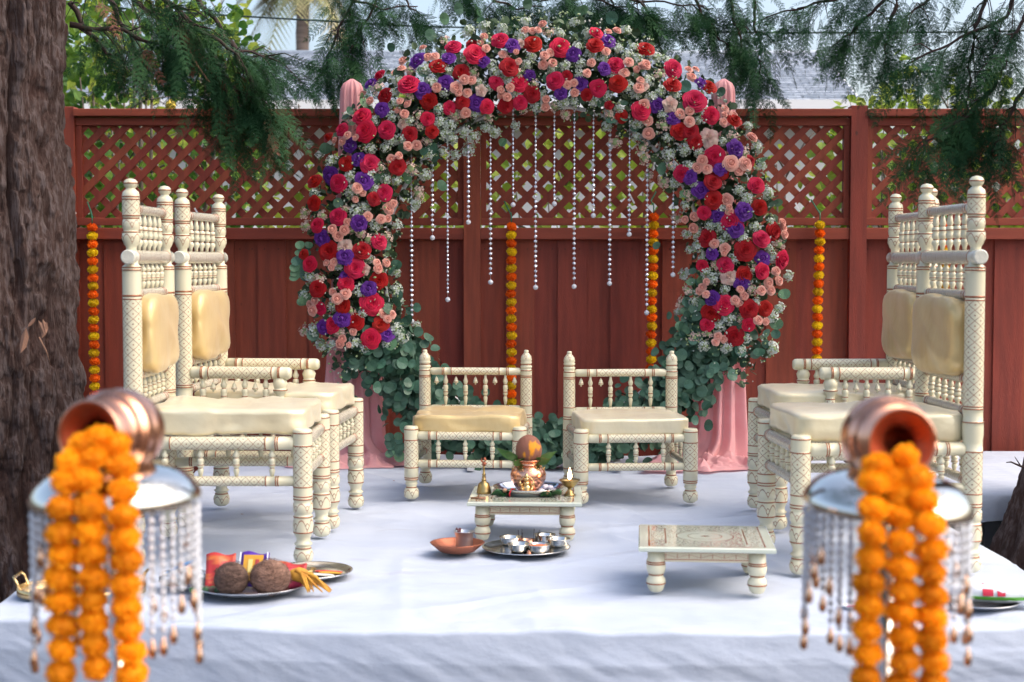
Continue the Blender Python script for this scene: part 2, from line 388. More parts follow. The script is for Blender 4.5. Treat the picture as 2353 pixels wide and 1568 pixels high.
# ------------------------------------------------------------------ shrubs behind the fence
m_leafA = mat('bright_leaf', (.22, .33, .04), .5, c2=(.32, .38, .05), scale=2.2, contrast=(.42, .58), spec=.3, transl=.45)
m_leafB = mat('green_leaf', (.05, .14, .025), .45, c2=(.16, .28, .04), scale=3, contrast=(.4, .6), spec=.3, transl=.4)
m_twig = mat('grey_twig', (.16, .13, .11), .9)
m_lemon = mat('lemon_skin', (.70, .52, .06), .5, bump=.2, bscale=200)
def shrub(name, label, cat, x, Y, rx, ry, z0, z1, n, lm, ls, stems=9, fruit=0, gapf=.45):
    t = thing(name, label, cat, (x, Y, GZ))
    mb = MB(); tips = []
    for k in range(stems):
        a = 2*PI*k/stems; r0 = .1; tx = rx*random.uniform(.2, .95)*math.cos(a); ty = ry*random.uniform(.2, .9)*math.sin(a); tz = random.uniform(.7, 1)*(z1-GZ)
        pts = [Vector((r0*math.cos(a), r0*math.sin(a), 0)), Vector((tx*.4, ty*.4, tz*.35)), Vector((tx*.8, ty*.8, tz*.7)), Vector((tx, ty, tz))]
        tube(mb, pts, [.03, .022, .013, .004], 6); tips.append(pts)
        for j in range(5):
            b = pts[1].lerp(pts[3], random.random()); e = b+Vector((random.uniform(-.5, .5), random.uniform(-.4, .4), random.uniform(.0, .4)))
            tube(mb, [b, (b+e)/2+Vector((0, 0, .05)), e], [.008, .006, .002], 4)
    build('branches', mb, m_twig, t, kind='stuff')
    P = np.empty((0, 3))
    while len(P) < n:
        q = rng.uniform(-1, 1, (n*3, 3)); q = q[(q[:, 0]**2+q[:, 1]**2+np.maximum(0, q[:, 2])**4) < 1]
        keep = vn(q[:, 0]*rx*3.2+50+x, (q[:, 2]+1)*(z1-z0)*1.7+q[:, 1]*1.5+20) > gapf; P = np.concatenate([P, q[keep]])
    P = P[:n]; pos = np.stack([P[:, 0]*rx, P[:, 1]*ry, (z0+z1)/2-GZ+P[:, 2]*(z1-z0)/2], 1)
    ax = rng.normal(size=(n, 3)); ax[:, 1] -= .8; ax[:, 2] += .5
    v, f = stamp(LEAF_V*np.array([1.25, 1, 1]), LEAF_F, pos, rots(n, ax), rng.uniform(.6, 1.2, n)*ls)
    obj('foliage', np_mesh('foliage', v, f, lm, False), t, kind='stuff')
    for k in range(fruit):
        mb = MB(); lathe(mb, [(-.045, .004), (-.04, .012), (-.025, .03), (0, .036), (.025, .03), (.04, .012), (.047, .004)], 10)
        build('lemon', mb, m_lemon, t, loc=(random.uniform(-.8, .8)*rx, -ry*.8, random.uniform(.5, .95)*(z1-GZ)))
shrub('lemon_tree', 'leafy lemon tree with one yellow fruit behind the fence next to the big redwood trunk', 'tree', -2.72, 11.2, .98, .7, .6, 3.4, 3000, m_leafB, .085, 12, 0, .40)
_lt = bpy.data.objects['lemon_tree']; _lm = MB(); lathe(_lm, [(-.045, .004), (-.04, .012), (-.025, .03), (0, .036), (.025, .03), (.04, .012), (.047, .004)], 10); build('lemon', _lm, m_lemon, _lt, loc=W(392, 243, 10.4)-_lt.location)
shrub('shrub', 'green shrub behind the lattice at the left draped post', 'shrub', -.95, 10.9, .85, .55, .6, 2.35, 900, m_leafA, .10, 7, 0, .5)
shrub('shrub', 'yellow-green shrub behind the lattice inside the flower arch', 'shrub', .45, 11.0, 1.0, .5, .6, 2.25, 1000, m_leafA, .10, 7, 2, .45)
shrub('shrub', 'light shrub behind the lattice below the grey roof gable', 'shrub', 2.0, 11.1, .9, .5, .4, 2.0, 900, m_leafA, .10, 7, 0, .5)
shrub('shrub', 'tall sprouting shrub above the fence right of the roof', 'shrub', 3.35, 11.3, 1.15, .6, .7, 2.62, 1700, m_leafA, .11, 12, 2, .42)
shrub('tree', 'bright green bushy tree top behind the lemon tree beyond the fence', 'tree', -3.6, 14.5, 1.2, .7, 1.2, 4.3, 1500, m_leafA, .13, 9, 0, .45)
# single leafy shoots rising over the fence on the right
for k, (u, v0, v1) in enumerate([(1955, 262, 205), (2028, 262, 195), (2070, 262, 100), (2110, 262, 215), (2200, 262, 150), (1985, 262, 232), (2300, 262, 205)]):
    Y = 10.6+.15*(k % 3); a = W(u, v0+80, Y); b = W(u+random.uniform(-12, 12), v1, Y); t = thing('leafy_shoot', f'thin leafy shoot above the fence, {["just right of the roof edge","between roof and right trees","tallest of the shoots in the open sky","under the middle branch tips","behind the drooping branch","shortest one beside the square post","at the right side of the sky gap"][k]}', 'plant', a, group='shoots above the fence')
    mb = MB(); L = b-a; tube(mb, [Vector((0, 0, -.9)), L*0, L*.5+Vector((.03, 0, 0)), L], [.006, .005, .003, .0015], 5); build('stem', mb, m_twig, t)
    n = max(5, int(L.length/.05)); 
    for j in range(n):
        c = L*(.25+.75*j/n); o = obj('leaf', None, t)
        me = bpy.data.meshes.get('shoot_leaf') or np_mesh('shoot_leaf', LEAF_V*.11, LEAF_F, m_leafA, False)
        o2 = obj('leaf', me, t, c, (random.uniform(-.9, .4), random.uniform(-.5, .5), random.uniform(0, 6.28)), random.uniform(.6, 1.1)); bpy.data.objects.remove(o)

# ------------------------------------------------------------------ fence
FY = 9.6
def fence():
    t = thing('fence', 'tall red stained wooden fence with diagonal lattice top behind the stage', 'fence', (0, FY, GZ))
    o = lambda z: z-GZ
    posts = [-5.2, -2.78, -.25, 2.165, 4.6]
    for x in posts:
        z1 = 2.145 if x != 2.165 else 2.152
        build('post', box(MB(), x-.052, x+.052, -.06, .045, 0, o(z1), bev=.004), m_fence, t, False)
    for i in range(4):
        a, b = posts[i]+.054, posts[i+1]-.054
        R = lambda nm, x0, x1, y0, y1, z0, z1: build(nm, box(MB(), x0, x1, y0, y1, o(z0), o(z1), bev=.003), m_fence_r, t, False)
        R('top_cap', a, b, -.075, .06, 2.085, 2.13)
        R('lattice_rail', a, b, -.03, .03, 2.03, 2.078); R('lattice_rail', a, b, -.03, .03, 1.408, 1.455)
        build('lattice_stile', box(MB(), a, a+.035, -.028, .028, o(1.4552), o(2.0298)), m_fence, t, False)
        build('lattice_stile', box(MB(), b-.035, b, -.028, .028, o(1.4552), o(2.0298)), m_fence, t, False)
        R('fence_rail', a, b, -.05, .005, 1.32, 1.392); R('fence_rail', a, b, .034, .07, -.2, -.1)
        # boards
        n = int(round((b-a)/.163)); bw = (b-a)/n
        for k in range(n):
            yy = .008 if k % 2 else .022; x0 = a+k*bw-(.008 if k % 2 else -.004)+random.uniform(-.002, .002); x1 = a+(k+1)*bw+(.008 if k % 2 else -.004)
            x0 = max(x0, a-.02); x1 = min(x1, b+.02)
            if k == 0: x0 = a-.02
            if k == n-1: x1 = b+.02
            build('board', box(MB(), x0, x1, yy, yy+.013, o(-.38), o(1.345), bev=.0015), m_fence, t, False)
        # lattice
        L0, L1 = a+.035, b-.035; z0, z1 = 1.4552, 2.0298; P = .1316; sw = .0615; ph = random.uniform(0, P)
        if i == 1: ph = .02
        for dr, yy in ((1, -.012), (-1, .0005)):
            k = 0; c0 = L0-(z1-z0)-P
            c = c0+ph
            while c < L1+(z1-z0)+P:
                poly = []
                # slat centre line: x = c + dr*(z-z0)
                for (zz, off) in ((z0, -sw/2), (z0, sw/2), (z1, sw/2), (z1, -sw/2)): poly.append((c+dr*(zz-z0)+off, zz))
                def clip(pl, lim, sgn):
                    out = []
                    for q in range(len(pl)):
                        p, r_ = pl[q], pl[(q+1) % len(pl)]; ip = sgn*(p[0]-lim) >= 0; ir = sgn*(r_[0]-lim) >= 0
                        if ip: out.append(p)
                        if ip != ir: s_ = (lim-p[0])/(r_[0]-p[0]); out.append((lim, p[1]+s_*(r_[1]-p[1])))
                    return out
                pl = clip(poly, L0, 1)
                if len(pl) > 2: pl = clip(pl, L1, -1)
                if len(pl) > 2:
                    xs = [q[0] for q in pl]; area = abs(sum(pl[q][0]*pl[(q+1) % len(pl)][1]-pl[(q+1) % len(pl)][0]*pl[q][1] for q in range(len(pl))))/2
                    if area > .0006:
                        n_ = len(pl); v = [(x, yy, o(z)) for x, z in pl]+[(x, yy+.0115, o(z)) for x, z in pl]
                        f = [tuple(range(n_)), tuple(range(n_, 2*n_))[::-1]]+[(q, (q+1) % n_, (q+1) % n_+n_, q+n_) for q in range(n_)]
                        build('slat', MB().add(v, f), m_fence, t, False)
                c += P
fence()

def knots():
    t = m_fence.node_tree; pr = t.nodes['Principled BSDF']; old = pr.inputs['Base Color'].links[0].from_socket
    tc = N(t, 'ShaderNodeTexCoord'); mp = N(t, 'ShaderNodeMapping'); mp.inputs['Scale'].default_value = (3.2, .01, 1.9); t.links.new(tc.outputs['Object'], mp.inputs[0])
    vo = N(t, 'ShaderNodeTexVoronoi'); vo.inputs['Scale'].default_value = 1; vo.inputs['Randomness'].default_value = 1; t.links.new(mp.outputs[0], vo.inputs[0])
    mr = N(t, 'ShaderNodeMapRange'); mr.inputs[1].default_value = .018; mr.inputs[2].default_value = .035; mr.inputs[3].default_value = .8; mr.inputs[4].default_value = 0; t.links.new(vo.outputs['Distance'], mr.inputs[0])
    t.links.new(mix(t, mr.outputs[0], old, (.05, .018, .012)), pr.inputs['Base Color'])
knots()
nail = MB(); lathe(nail, [(0, .004), (.0015, .0035), (.002, .001)], 8, Matrix.Rotation(PI/2, 4, 'X')); nail_me = nail.mesh('nail', mat('rusty_nail', (.07, .03, .02), .6, metal=.5))
for o in [q for q in bpy.data.objects if q.name.split('.')[0] == 'board']:
    xs = [v.co.x for v in o.data.vertices]; y = min(v.co.y for v in o.data.vertices)
    for fx in (.25, .75): obj('nail', nail_me, o, (min(xs)+(max(xs)-min(xs))*fx, y, 1.30-GZ+random.uniform(-.004, .004) if False else 1.31-GZ-.05))

# ------------------------------------------------------------------ redwood trees
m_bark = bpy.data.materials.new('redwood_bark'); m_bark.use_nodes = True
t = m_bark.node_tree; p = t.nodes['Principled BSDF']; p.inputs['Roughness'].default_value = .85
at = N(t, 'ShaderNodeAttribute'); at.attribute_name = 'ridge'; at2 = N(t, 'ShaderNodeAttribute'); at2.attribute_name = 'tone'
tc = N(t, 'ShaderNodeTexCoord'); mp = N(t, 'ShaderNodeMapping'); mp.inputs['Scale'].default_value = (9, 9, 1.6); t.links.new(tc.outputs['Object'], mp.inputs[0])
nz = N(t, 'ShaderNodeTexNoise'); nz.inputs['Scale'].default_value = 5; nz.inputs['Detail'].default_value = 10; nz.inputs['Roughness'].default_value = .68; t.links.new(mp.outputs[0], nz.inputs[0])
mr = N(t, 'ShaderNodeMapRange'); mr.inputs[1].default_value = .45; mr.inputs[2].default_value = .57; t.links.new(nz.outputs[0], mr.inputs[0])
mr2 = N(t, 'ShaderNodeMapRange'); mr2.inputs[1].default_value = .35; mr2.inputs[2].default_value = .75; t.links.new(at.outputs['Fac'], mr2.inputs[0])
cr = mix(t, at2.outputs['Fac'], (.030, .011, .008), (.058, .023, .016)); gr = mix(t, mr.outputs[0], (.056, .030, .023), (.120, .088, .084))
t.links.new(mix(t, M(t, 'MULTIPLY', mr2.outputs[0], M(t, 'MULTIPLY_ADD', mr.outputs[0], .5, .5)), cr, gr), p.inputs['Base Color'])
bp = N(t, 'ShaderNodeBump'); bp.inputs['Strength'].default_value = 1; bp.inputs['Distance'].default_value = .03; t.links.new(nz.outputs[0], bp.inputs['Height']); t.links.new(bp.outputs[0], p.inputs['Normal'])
def trunk(name, parent, r_fn, h0, h1, nu=420, nz_=420, depth=.05, seed=0, lean=(0, 0), a0=0, a1=2*PI):
    u0 = np.linspace(0, 1, nu, endpoint=False); u0 = (u0+.105*np.sin(2*PI*u0)/1.0)+.33   # finer towards the open side
    U, Z = np.meshgrid(u0 % 1.0, np.linspace(h0, h1, nz_)); U = U.copy()
    per = 40
    wx = U*per+1.6*(fbm(U*0+Z*1.1+seed, Z*.9+U*0, 3)-.5)+1.5*(vn(U*8+seed, Z*1.7, 8)-.5)
    a = np.abs(vn(wx, Z*1.1+seed, per)-.5)*2
    b = vn(U*60+3*vn(U*10, Z*3, 10), Z*2.6+seed, 60); c = vn(U*150, Z*9+seed*2, 150)
    pl = vn(U*26+2*vn(U*6, Z*2, 6), Z*4.2+9, 26)
    fib = vn(U*120+2.5*vn(U*20, Z*2.2, 20), Z*1.5+seed, 120)
    st = lambda q, k: 1/(1+np.exp(-(q-k)*40))
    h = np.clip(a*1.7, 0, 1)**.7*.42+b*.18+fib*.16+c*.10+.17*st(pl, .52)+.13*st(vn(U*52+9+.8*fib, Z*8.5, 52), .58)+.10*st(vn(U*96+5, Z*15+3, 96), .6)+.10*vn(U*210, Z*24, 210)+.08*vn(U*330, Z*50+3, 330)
    big = vn(U*6+seed, Z*.35+5, 6)-.5
    R = r_fn(Z)*(1+.10*big)+depth*(h-.55)
    ang = U*2*PI
    v = np.stack([R*np.cos(ang)+lean[0]*(Z-h0)**1, R*np.sin(ang)+lean[1]*(Z-h0), Z], -1).reshape(-1, 3)
    idx = np.arange(nu*nz_).reshape(nz_, nu); nx = np.roll(idx, -1, 1)
    f = np.stack([idx[:-1], nx[:-1], nx[1:], idx[1:]], -1).reshape(-1, 4)
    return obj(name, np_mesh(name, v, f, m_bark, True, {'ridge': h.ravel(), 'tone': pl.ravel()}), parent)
treeL = thing('redwood_tree', 'huge redwood with thick shaggy bark trunk left of the stage', 'tree', (-2.62, 7.35, GZ))
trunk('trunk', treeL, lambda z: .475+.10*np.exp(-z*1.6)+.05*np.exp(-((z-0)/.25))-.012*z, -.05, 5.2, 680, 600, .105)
treeR = thing('redwood_tree', 'dark redwood with flaring foot and drooping boughs at the right edge', 'tree', (2.89, 7.35, GZ))
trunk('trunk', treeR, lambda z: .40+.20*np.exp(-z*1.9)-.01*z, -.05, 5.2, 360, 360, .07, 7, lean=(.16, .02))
m_dry = mat('dry_leaf', (.36, .20, .13), .8, c2=(.28, .14, .09), scale=20)
for u, v, rz, s_ in ((60, 765, .2, .13), (88, 748, -.4, .085), (98, 745, -.2, .08), (108, 752, .3, .085), (82, 742, .7, .06)):
    o = obj('dried_leaf', bpy.data.meshes.get('dried_leaf') or np_mesh('dried_leaf', LEAF_V, LEAF_F, m_dry, False), treeL, W(u, v-12, 6.82)-treeL.location, (PI/2+PI, rz, 0), (s_*.42, s_*.9, s_))
    o.rotation_euler = (-PI/2, rz, 0)
mbt = MB(); q0 = W(90, 775, 6.80)-treeL.location; tube(mbt, [q0, q0+Vector((.03, 0, -.06)), q0+Vector((.045, .02, -.13))], [.003, .0025, .001], 4); build('dead_twig', mbt, m_dry, treeL)
# broken twig on the right tree
b0 = W(2346, 1072, 6.95)-treeR.location; mbt = MB(); tube(mbt, [b0+Vector((.06, .02, -.02)), b0, b0+Vector((-.045, 0, .02)), W(2312, 1063, 6.95)-treeR.location], [.006, .005, .004, .002], 5)
tube(mbt, [b0, b0+Vector((-.03, 0, .045))], [.004, .001], 4); build('broken_twig', mbt, m_bark, treeR)

# feathery needle sprays
def spray_mesh():
    V = []; Fc = []
    def needle(b, d, nrm, L, wd):
        k = len(V); side = d.cross(nrm).normalized()*wd
        V.extend([b-side*.4, b+d*L*.5-side, b+d*L, b+d*L*.5+side]); Fc.append((k, k+1, k+2, k+3))
    def sprig(b, d, nrm, L):
        side = d.cross(nrm).normalized(); n = int(L/.0055); k = len(V)
        V.extend([b-side*.0011, b+side*.0011, b+d*L+side*.0005, b+d*L-side*.0005]); Fc.append((k, k+1, k+2, k+3))
        for i in range(n):
            t = (i+.5)/n; c = b+d*L*t+Vector((0, 0, -.012*t*t))
            for sg in (-1, 1):
                dd = (d*.65+side*sg+nrm*random.uniform(-.2, .25)).normalized()
                needle(c, dd, nrm, (.0155*math.sin(PI*min(1, .25+t*.72)))*random.uniform(.75, 1.2), .0022)
    d = Vector((0, 1, 0)); nrm = Vector((0, 0, 1)); L = .30; n = 9
    for i in range(n):
        t = (i+1)/n; c = Vector((.006*math.sin(i*1.7), L*t, -.07*t*t))
        for sg in (-1, 1):
            dd = Vector((sg*.85, .75, random.uniform(-.25, .05))).normalized()
            l2 = .10*(1-.55*t)*random.uniform(.7, 1.15)
            sprig(c, dd, nrm, l2)
    sprig(Vector((0, L, -.07)), Vector((0, .95, -.3)).normalized(), nrm, .06)
    k = len(V); V.extend([(-.0025, 0, 0), (.0025, 0, 0), (.001, L, -.07), (-.001, L, -.07)]); Fc.append((k, k+1, k+2, k+3))
    return np.array([tuple(q) for q in V]), np.array(Fc)
SPR = [spray_mesh() for _ in range(3)]
m_needle = mat('redwood_needles', (.016, .056, .024), .7, c2=(.038, .100, .038), scale=3.5, contrast=(.4, .65), spec=.12)
m_needle_d = mat('dry_needles', (.16, .06, .035), .8)
def bough(tree, pts, dens, reach, droop, rad=.014, dry=.0, nm='branch'):
    """pts: photo px + depth ; a limb with drooping sprays along it"""
    pw = [W(*q)-tree.location for q in pts]; mb = MB()
    # smooth limb
    P = []; 
    for i in range(len(pw)-1):
        for k in range(6):
            tt = k/6; P.append(pw[i].lerp(pw[i+1], tt)+Vector((.01*math.sin(9*tt+i), 0, .008*math.cos(7*tt+i))))
    P.append(pw[-1]); n = len(P); tube(mb, P, [rad*(1-.85*i/n)+.002 for i in range(n)], 7)
    L = sum((P[i+1]-P[i]).length for i in range(n-1)); ns = int(L*dens*1.5)
    pos = []; ax = []; sc2 = []
    for k in range(ns):
        t_ = random.random()**.85; i = min(n-2, int(t_*(n-1))); b = P[i].lerp(P[i+1], random.random()); d = (P[i+1]-P[i]).normalized()
        rr = random.random()**.8*reach*(1-.3*t_); lat = Vector((random.gauss(0, .5), random.gauss(0, .55), -droop+random.gauss(0, .35)))+d*.55; lat.normalize()
        e = b+lat*rr; 
        if rr > .12 and k % 3 == 0: tube(mb, [b, b.lerp(e, .5)+Vector((0, 0, .03)), e], [.005, .003, .0018], 4)
        pos.append(e); dirn = (lat+Vector((random.gauss(0, .35), random.gauss(0, .35), -droop*.5+random.gauss(0, .2)))).normalized(); ax.append(dirn); sc2.append(random.uniform(.40, .85))
    br = build(nm, mb, m_bark_plain, tree)
    pos = np.array(pos); yv = np.array(ax); r = rng.normal(size=yv.shape)*.75+np.array([0, 0, 1.0]); zv = r-(r*yv).sum(1, keepdims=True)*yv; zv /= np.linalg.norm(zv, axis=1, keepdims=True)
    xv = np.cross(yv, zv); R = np.stack([xv, yv, zv], 2); vs = []; fs = []; b0_ = 0; mi = []
    for q in range(3):
        s_ = slice(q, None, 3); v, f = stamp(SPR[q][0], SPR[q][1], pos[s_], R[s_], np.array(sc2)[s_]); vs.append(v); fs.append(f+b0_); b0_ += len(v)
        nn = len(pos[s_]); mi.append(np.repeat((rng.random(nn) < dry).astype(int), len(SPR[q][1])))
    obj('foliage', np_mesh('foliage', np.concatenate(vs), np.concatenate(fs), [m_needle, m_needle_d], False, midx=np.concatenate(mi)), br, kind='stuff')
m_bark_plain = mat('twig_bark', (.055, .035, .03), .9, c2=(.035, .024, .02), scale=30)
# left tree: the big dark mass over the left fence panel
for pts, de, re, dr in [
    ([(150, -60, 7.6), (300, 0, 7.7), (420, 60, 7.8)], 95, .36, .3),
    ([(160, 60, 7.7), (280, 70, 7.8), (400, 120, 7.9)], 75, .33, .3),
    ([(330, -60, 7.6), (420, 40, 7.7), (520, 110, 7.8), (610, 130, 7.9)], 90, .32, .3),
    ([(380, 20, 7.9), (440, 90, 8.0), (480, 150, 8.0), (540, 200, 8.0), (590, 240, 8.0)], 80, .24, .5),
    ([(430, -40, 8.2), (500, 60, 8.2), (545, 120, 8.2), (600, 160, 8.2)], 75, .26, .4),
    ([(530, 100, 8.0), (570, 180, 8.0), (605, 240, 8.0), (625, 300, 8.0)], 70, .19, .6),
    ([(490, 130, 8.1), (515, 210, 8.1), (530, 270, 8.1), (540, 310, 8.1)], 65, .17, .7),
    ([(250, 0, 8.4), (300, 90, 8.4), (330, 150, 8.4)], 45, .22, .4),
    ([(160, 10, 8.0), (230, 110, 8.0), (280, 140, 8.0)], 30, .2, .3),
]: bough(treeL, pts, de, re, dr, dry=.04)
# boughs hanging from above around and behind the arch
for pts, de, re, dr in [
    ([(860, -80, 9.25), (800, 20, 9.25), (760, 110, 9.25), (740, 170, 9.25)], 72, .24, .6),
    ([(900, -80, 9.25), (850, 30, 9.25), (815, 100, 9.25), (800, 150, 9.25)], 60, .22, .6),
    ([(700, -60, 9.25), (790, -10, 9.25), (870, 20, 9.25), (960, 15, 9.25)], 50, .17, .5),
    ([(1050, -60, 9.25), (1120, -10, 9.25), (1180, 20, 9.25), (1250, 15, 9.25)], 55, .16, .5),
    ([(980, -50, 9.3), (1060, -15, 9.3), (1150, -5, 9.3), (1240, 0, 9.3), (1330, 0, 9.3)], 60, .16, .7),
    ([(1280, -50, 9.3), (1360, -15, 9.3), (1450, 0, 9.3), (1560, 10, 9.3), (1640, 20, 9.3)], 70, .18, .7),
    ([(1330, -60, 9.3), (1400, 0, 9.3), (1440, 40, 9.3)], 60, .15, .6),
    ([(880, -60, 9.3), (930, 0, 9.3), (965, 40, 9.3)], 60, .14, .6),
    ([(1180, -60, 9.25), (1290, -20, 9.25), (1400, 10, 9.25), (1480, 25, 9.25)], 50, .16, .6),
    ([(1400, -60, 9.25), (1480, 20, 9.25), (1520, 70, 9.25)], 55, .18, .6),
]: bough(treeL, pts, de*1.0, re*1.0, dr, rad=.008)
for pts, de, re, dr in [
    ([(1660, -80, 9.3), (1680, 20, 9.3), (1700, 90, 9.3), (1730, 170, 9.3)], 75, .20, .7),
    ([(1560, -70, 9.3), (1600, 10, 9.3), (1640, 70, 9.3), (1690, 130, 9.3)], 60, .19, .6),
    ([(1740, -80, 9.3), (1730, 30, 9.3), (1745, 110, 9.3), (1745, 180, 9.3)], 62, .20, .7),
    ([(2050, -80, 8.4), (1950, -10, 8.5), (1850, 15, 8.6), (1760, 40, 8.7)], 80, .20, .5),
    ([(2100, -60, 8.3), (2010, 20, 8.4), (1960, 70, 8.5), (1910, 110, 8.5)], 85, .20, .6),
    ([(2060, 0, 8.3), (2040, 80, 8.3), (2030, 150, 8.3)], 50, .14, .6),
    ([(2300, -80, 7.9), (2250, 30, 7.9), (2230, 120, 7.9), (2225, 220, 7.9), (2215, 290, 7.9)], 120, .27, .5),
    ([(2353, -60, 7.8), (2310, 40, 7.8), (2180, 100, 7.8), (2080, 150, 7.8)], 70, .24, .5),
    ([(2380, 0, 7.7), (2340, 60, 7.7), (2310, 120, 7.7), (2300, 170, 7.7)], 60, .22, .5),
    ([(2290, 190, 7.8), (2230, 260, 7.8), (2150, 310, 7.8), (2110, 345, 7.8)], 90, .20, .5),
    ([(2360, 190, 7.8), (2320, 260, 7.8), (2290, 320, 7.8), (2280, 350, 7.8)], 90, .22, .5),
    ([(2200, -70, 8.1), (2130, 0, 8.1), (2080, 40, 8.1)], 70, .2, .4),
]: bough(treeR, pts, de*.85, re*.95, dr, rad=.010)

# crowns high over the stage (they give the open shade)
def crown(tree, cx, cy, rx, ry, z0, z1, n, seed):
    P = rng.normal(size=(n, 3)); P /= np.linalg.norm(P, axis=1, keepdims=True); P *= rng.random((n, 1))**.4
    P = P*np.array([rx, ry, (z1-z0)/2])+np.array([cx, cy, (z0+z1)/2]); P = P[vn(P[:, 0]*1.3+seed, P[:, 1]*1.3+P[:, 2]) > .36]; ax = rng.normal(size=(len(P), 3)); ax[:, 2] -= .4
    base = SPR[0][0]; q = np.array([(-.12, 0, 0), (.12, 0, 0), (.16, .5, -.05), (0, 1, -.2), (-.16, .5, -.05)]); qf = np.array([(0, 1, 2), (0, 2, 3), (0, 3, 4)])
    v, f = stamp(q, qf, P-np.array(tree.location), rots(len(P), ax), rng.uniform(.25, .5, len(P)))
    obj('crown', np_mesh('crown', v, f, m_needle, False), tree, kind='stuff')
crown(treeR, 5.2, 4.5, 3.6, 6.5, 5.6, 9.5, 1700, 41); crown(treeL, -5.2, 4.5, 3.6, 6.5, 5.6, 9.5, 1900, 3); crown(treeL, 0, 4.5, 3.0, 3.0, 6.0, 9.5, 900, 77)

# ------------------------------------------------------------------ low plants at the foot of the right tree
n = 900; P = np.stack([rng.uniform(2.15, 3.0, n), rng.uniform(6.6, 8.6, n), np.full(n, GZ)+rng.random(n)*.16], 1); ax = rng.normal(size=(n, 3))+np.array([0, -.5, 1])
v, f = stamp(LEAF_V*np.array([.8, 1, 1]), LEAF_F, P, rots(n, ax), rng.uniform(.03, .07, n))
obj('ground_cover', np_mesh('ground_cover', v, f, mat('ground_cover_leaf', (.03, .055, .02), .7), False), None, kind='stuff', label='low dark green plants at the foot of the right tree')

# ------------------------------------------------------------------ stage
stage = thing('stage', 'low wide stage draped in a white wrinkled cloth', 'stage', (.1, 7, GZ))
SX0, SX1, SY1 = -1.80, 1.99, 9.35
def front_y(x): return 4.885+.050*(x-.35)**2
def stage_cloth():
    nx, ny = 300, 330; xs = np.linspace(SX0, SX1, nx); fy = np.array([front_y(x) for x in xs])
    S = np.linspace(0, 1, ny); T, Xg = np.meshgrid(S, xs, indexing='ij'); FYg = np.tile(fy, (ny, 1))
    Yg = FYg+(SY1-FYg)*T**1.15
    def crease(x, y, ang, fr, seed): 
        a = x*math.cos(ang)+y*math.sin(ang); b = -x*math.sin(ang)+y*math.cos(ang)
        n_ = fbm(a*fr+seed, b*fr*.25+seed, 3); return 1-np.clip(np.abs(n_-.47)*14, 0, 1)
    hgt = .014*(fbm(Xg*1.9+40, Yg*1.9+40, 4)-.5)+.010*crease(Xg, Yg, .5, 1.6, 11)+.010*crease(Xg, Yg, 2.2, 1.3, 31)+.005*crease(Xg, Yg, 1.3, 2.6, 51)+.005*crease(Xg, Yg, .1, 2.2, 71)
    Zg = np.minimum(hgt-.019, 0)
    top = np.stack([Xg, Yg, Zg], -1)
    # front drape: rounded edge and hanging wall
    H = 90; D = []
    for j in range(H+1):
        t_ = j/H
        if j < 8: a = (8-j)/8*PI/2; oy = -.018*math.cos(a); oz = -.018*(1-math.sin(a)); z = oz
        else: z = -.018-(t_-8/H)/(1-8/H)*(-GZ-.03); oy = -.018
        hang = min(1, max(0, (-z)/.12))
        fold = .005*hang*(fbm(xs*9+z*9+50, z*22+xs*9+20, 3)-.5)*2+.014*hang*(fbm(xs*3.2+9, xs*0+z*1.2+4, 3)-.5)+.004*hang*np.clip(np.abs(fbm(xs*1.0+z*2.0+3, xs*.4-z*3+2, 3)-.47)*-10+1, 0, 1)+.003*hang*np.clip(np.abs(fbm(xs*.9-z*1.5+23, z*6+xs*.7+12, 3)-.47)*-12+1, 0, 1)
        D.append(np.stack([xs, fy+oy-fold-.02*hang, np.full(nx, z)+Zg[0]*(1-hang)], -1))
    D = np.array(D[::-1]); V = np.concatenate([D[:-1], top], 0); n1, n2 = V.shape[:2]
    idx = np.arange(n1*n2).reshape(n1, n2); f = np.stack([idx[:-1, :-1], idx[:-1, 1:], idx[1:, 1:], idx[1:, :-1]], -1).reshape(-1, 4)
    v = V.reshape(-1, 3)-np.array(stage.location)
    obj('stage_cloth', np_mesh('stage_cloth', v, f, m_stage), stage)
    # side drapes
    for sx, sg in ((SX0, -1), (SX1, 1)):
        j0 = np.arange(0, ny, 3); ys = Yg[j0, 0 if sg < 0 else -1]; z0s = Zg[j0, 0 if sg < 0 else -1]; rows = []
        for k in range(12):
            hh = k/11; rows.append(np.stack([np.full(len(ys), sx)+sg*(.012*min(1, k)+.03*hh*(vn(ys*5, ys*0+hh))), ys, z0s*(1-min(1, k))-hh*(-GZ-.03)-.002*min(1, k)], -1))
        R_ = np.array(rows); n1, n2 = R_.shape[:2]; idx = np.arange(n1*n2).reshape(n1, n2); f = np.stack([idx[:-1, :-1], idx[:-1, 1:], idx[1:, 1:], idx[1:, :-1]], -1).reshape(-1, 4)
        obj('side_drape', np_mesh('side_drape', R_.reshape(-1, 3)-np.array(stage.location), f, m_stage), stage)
m_stage = mat('stage_cotton', (.50, .55, .64), .9, c2=(.43, .485, .59), scale=1.6, bump=.5, bscale=8, bdist=.014, detail=5, stretch=(1, 1.8, 1.5))  # white cotton, with the blue tint of the skylight put into its colour
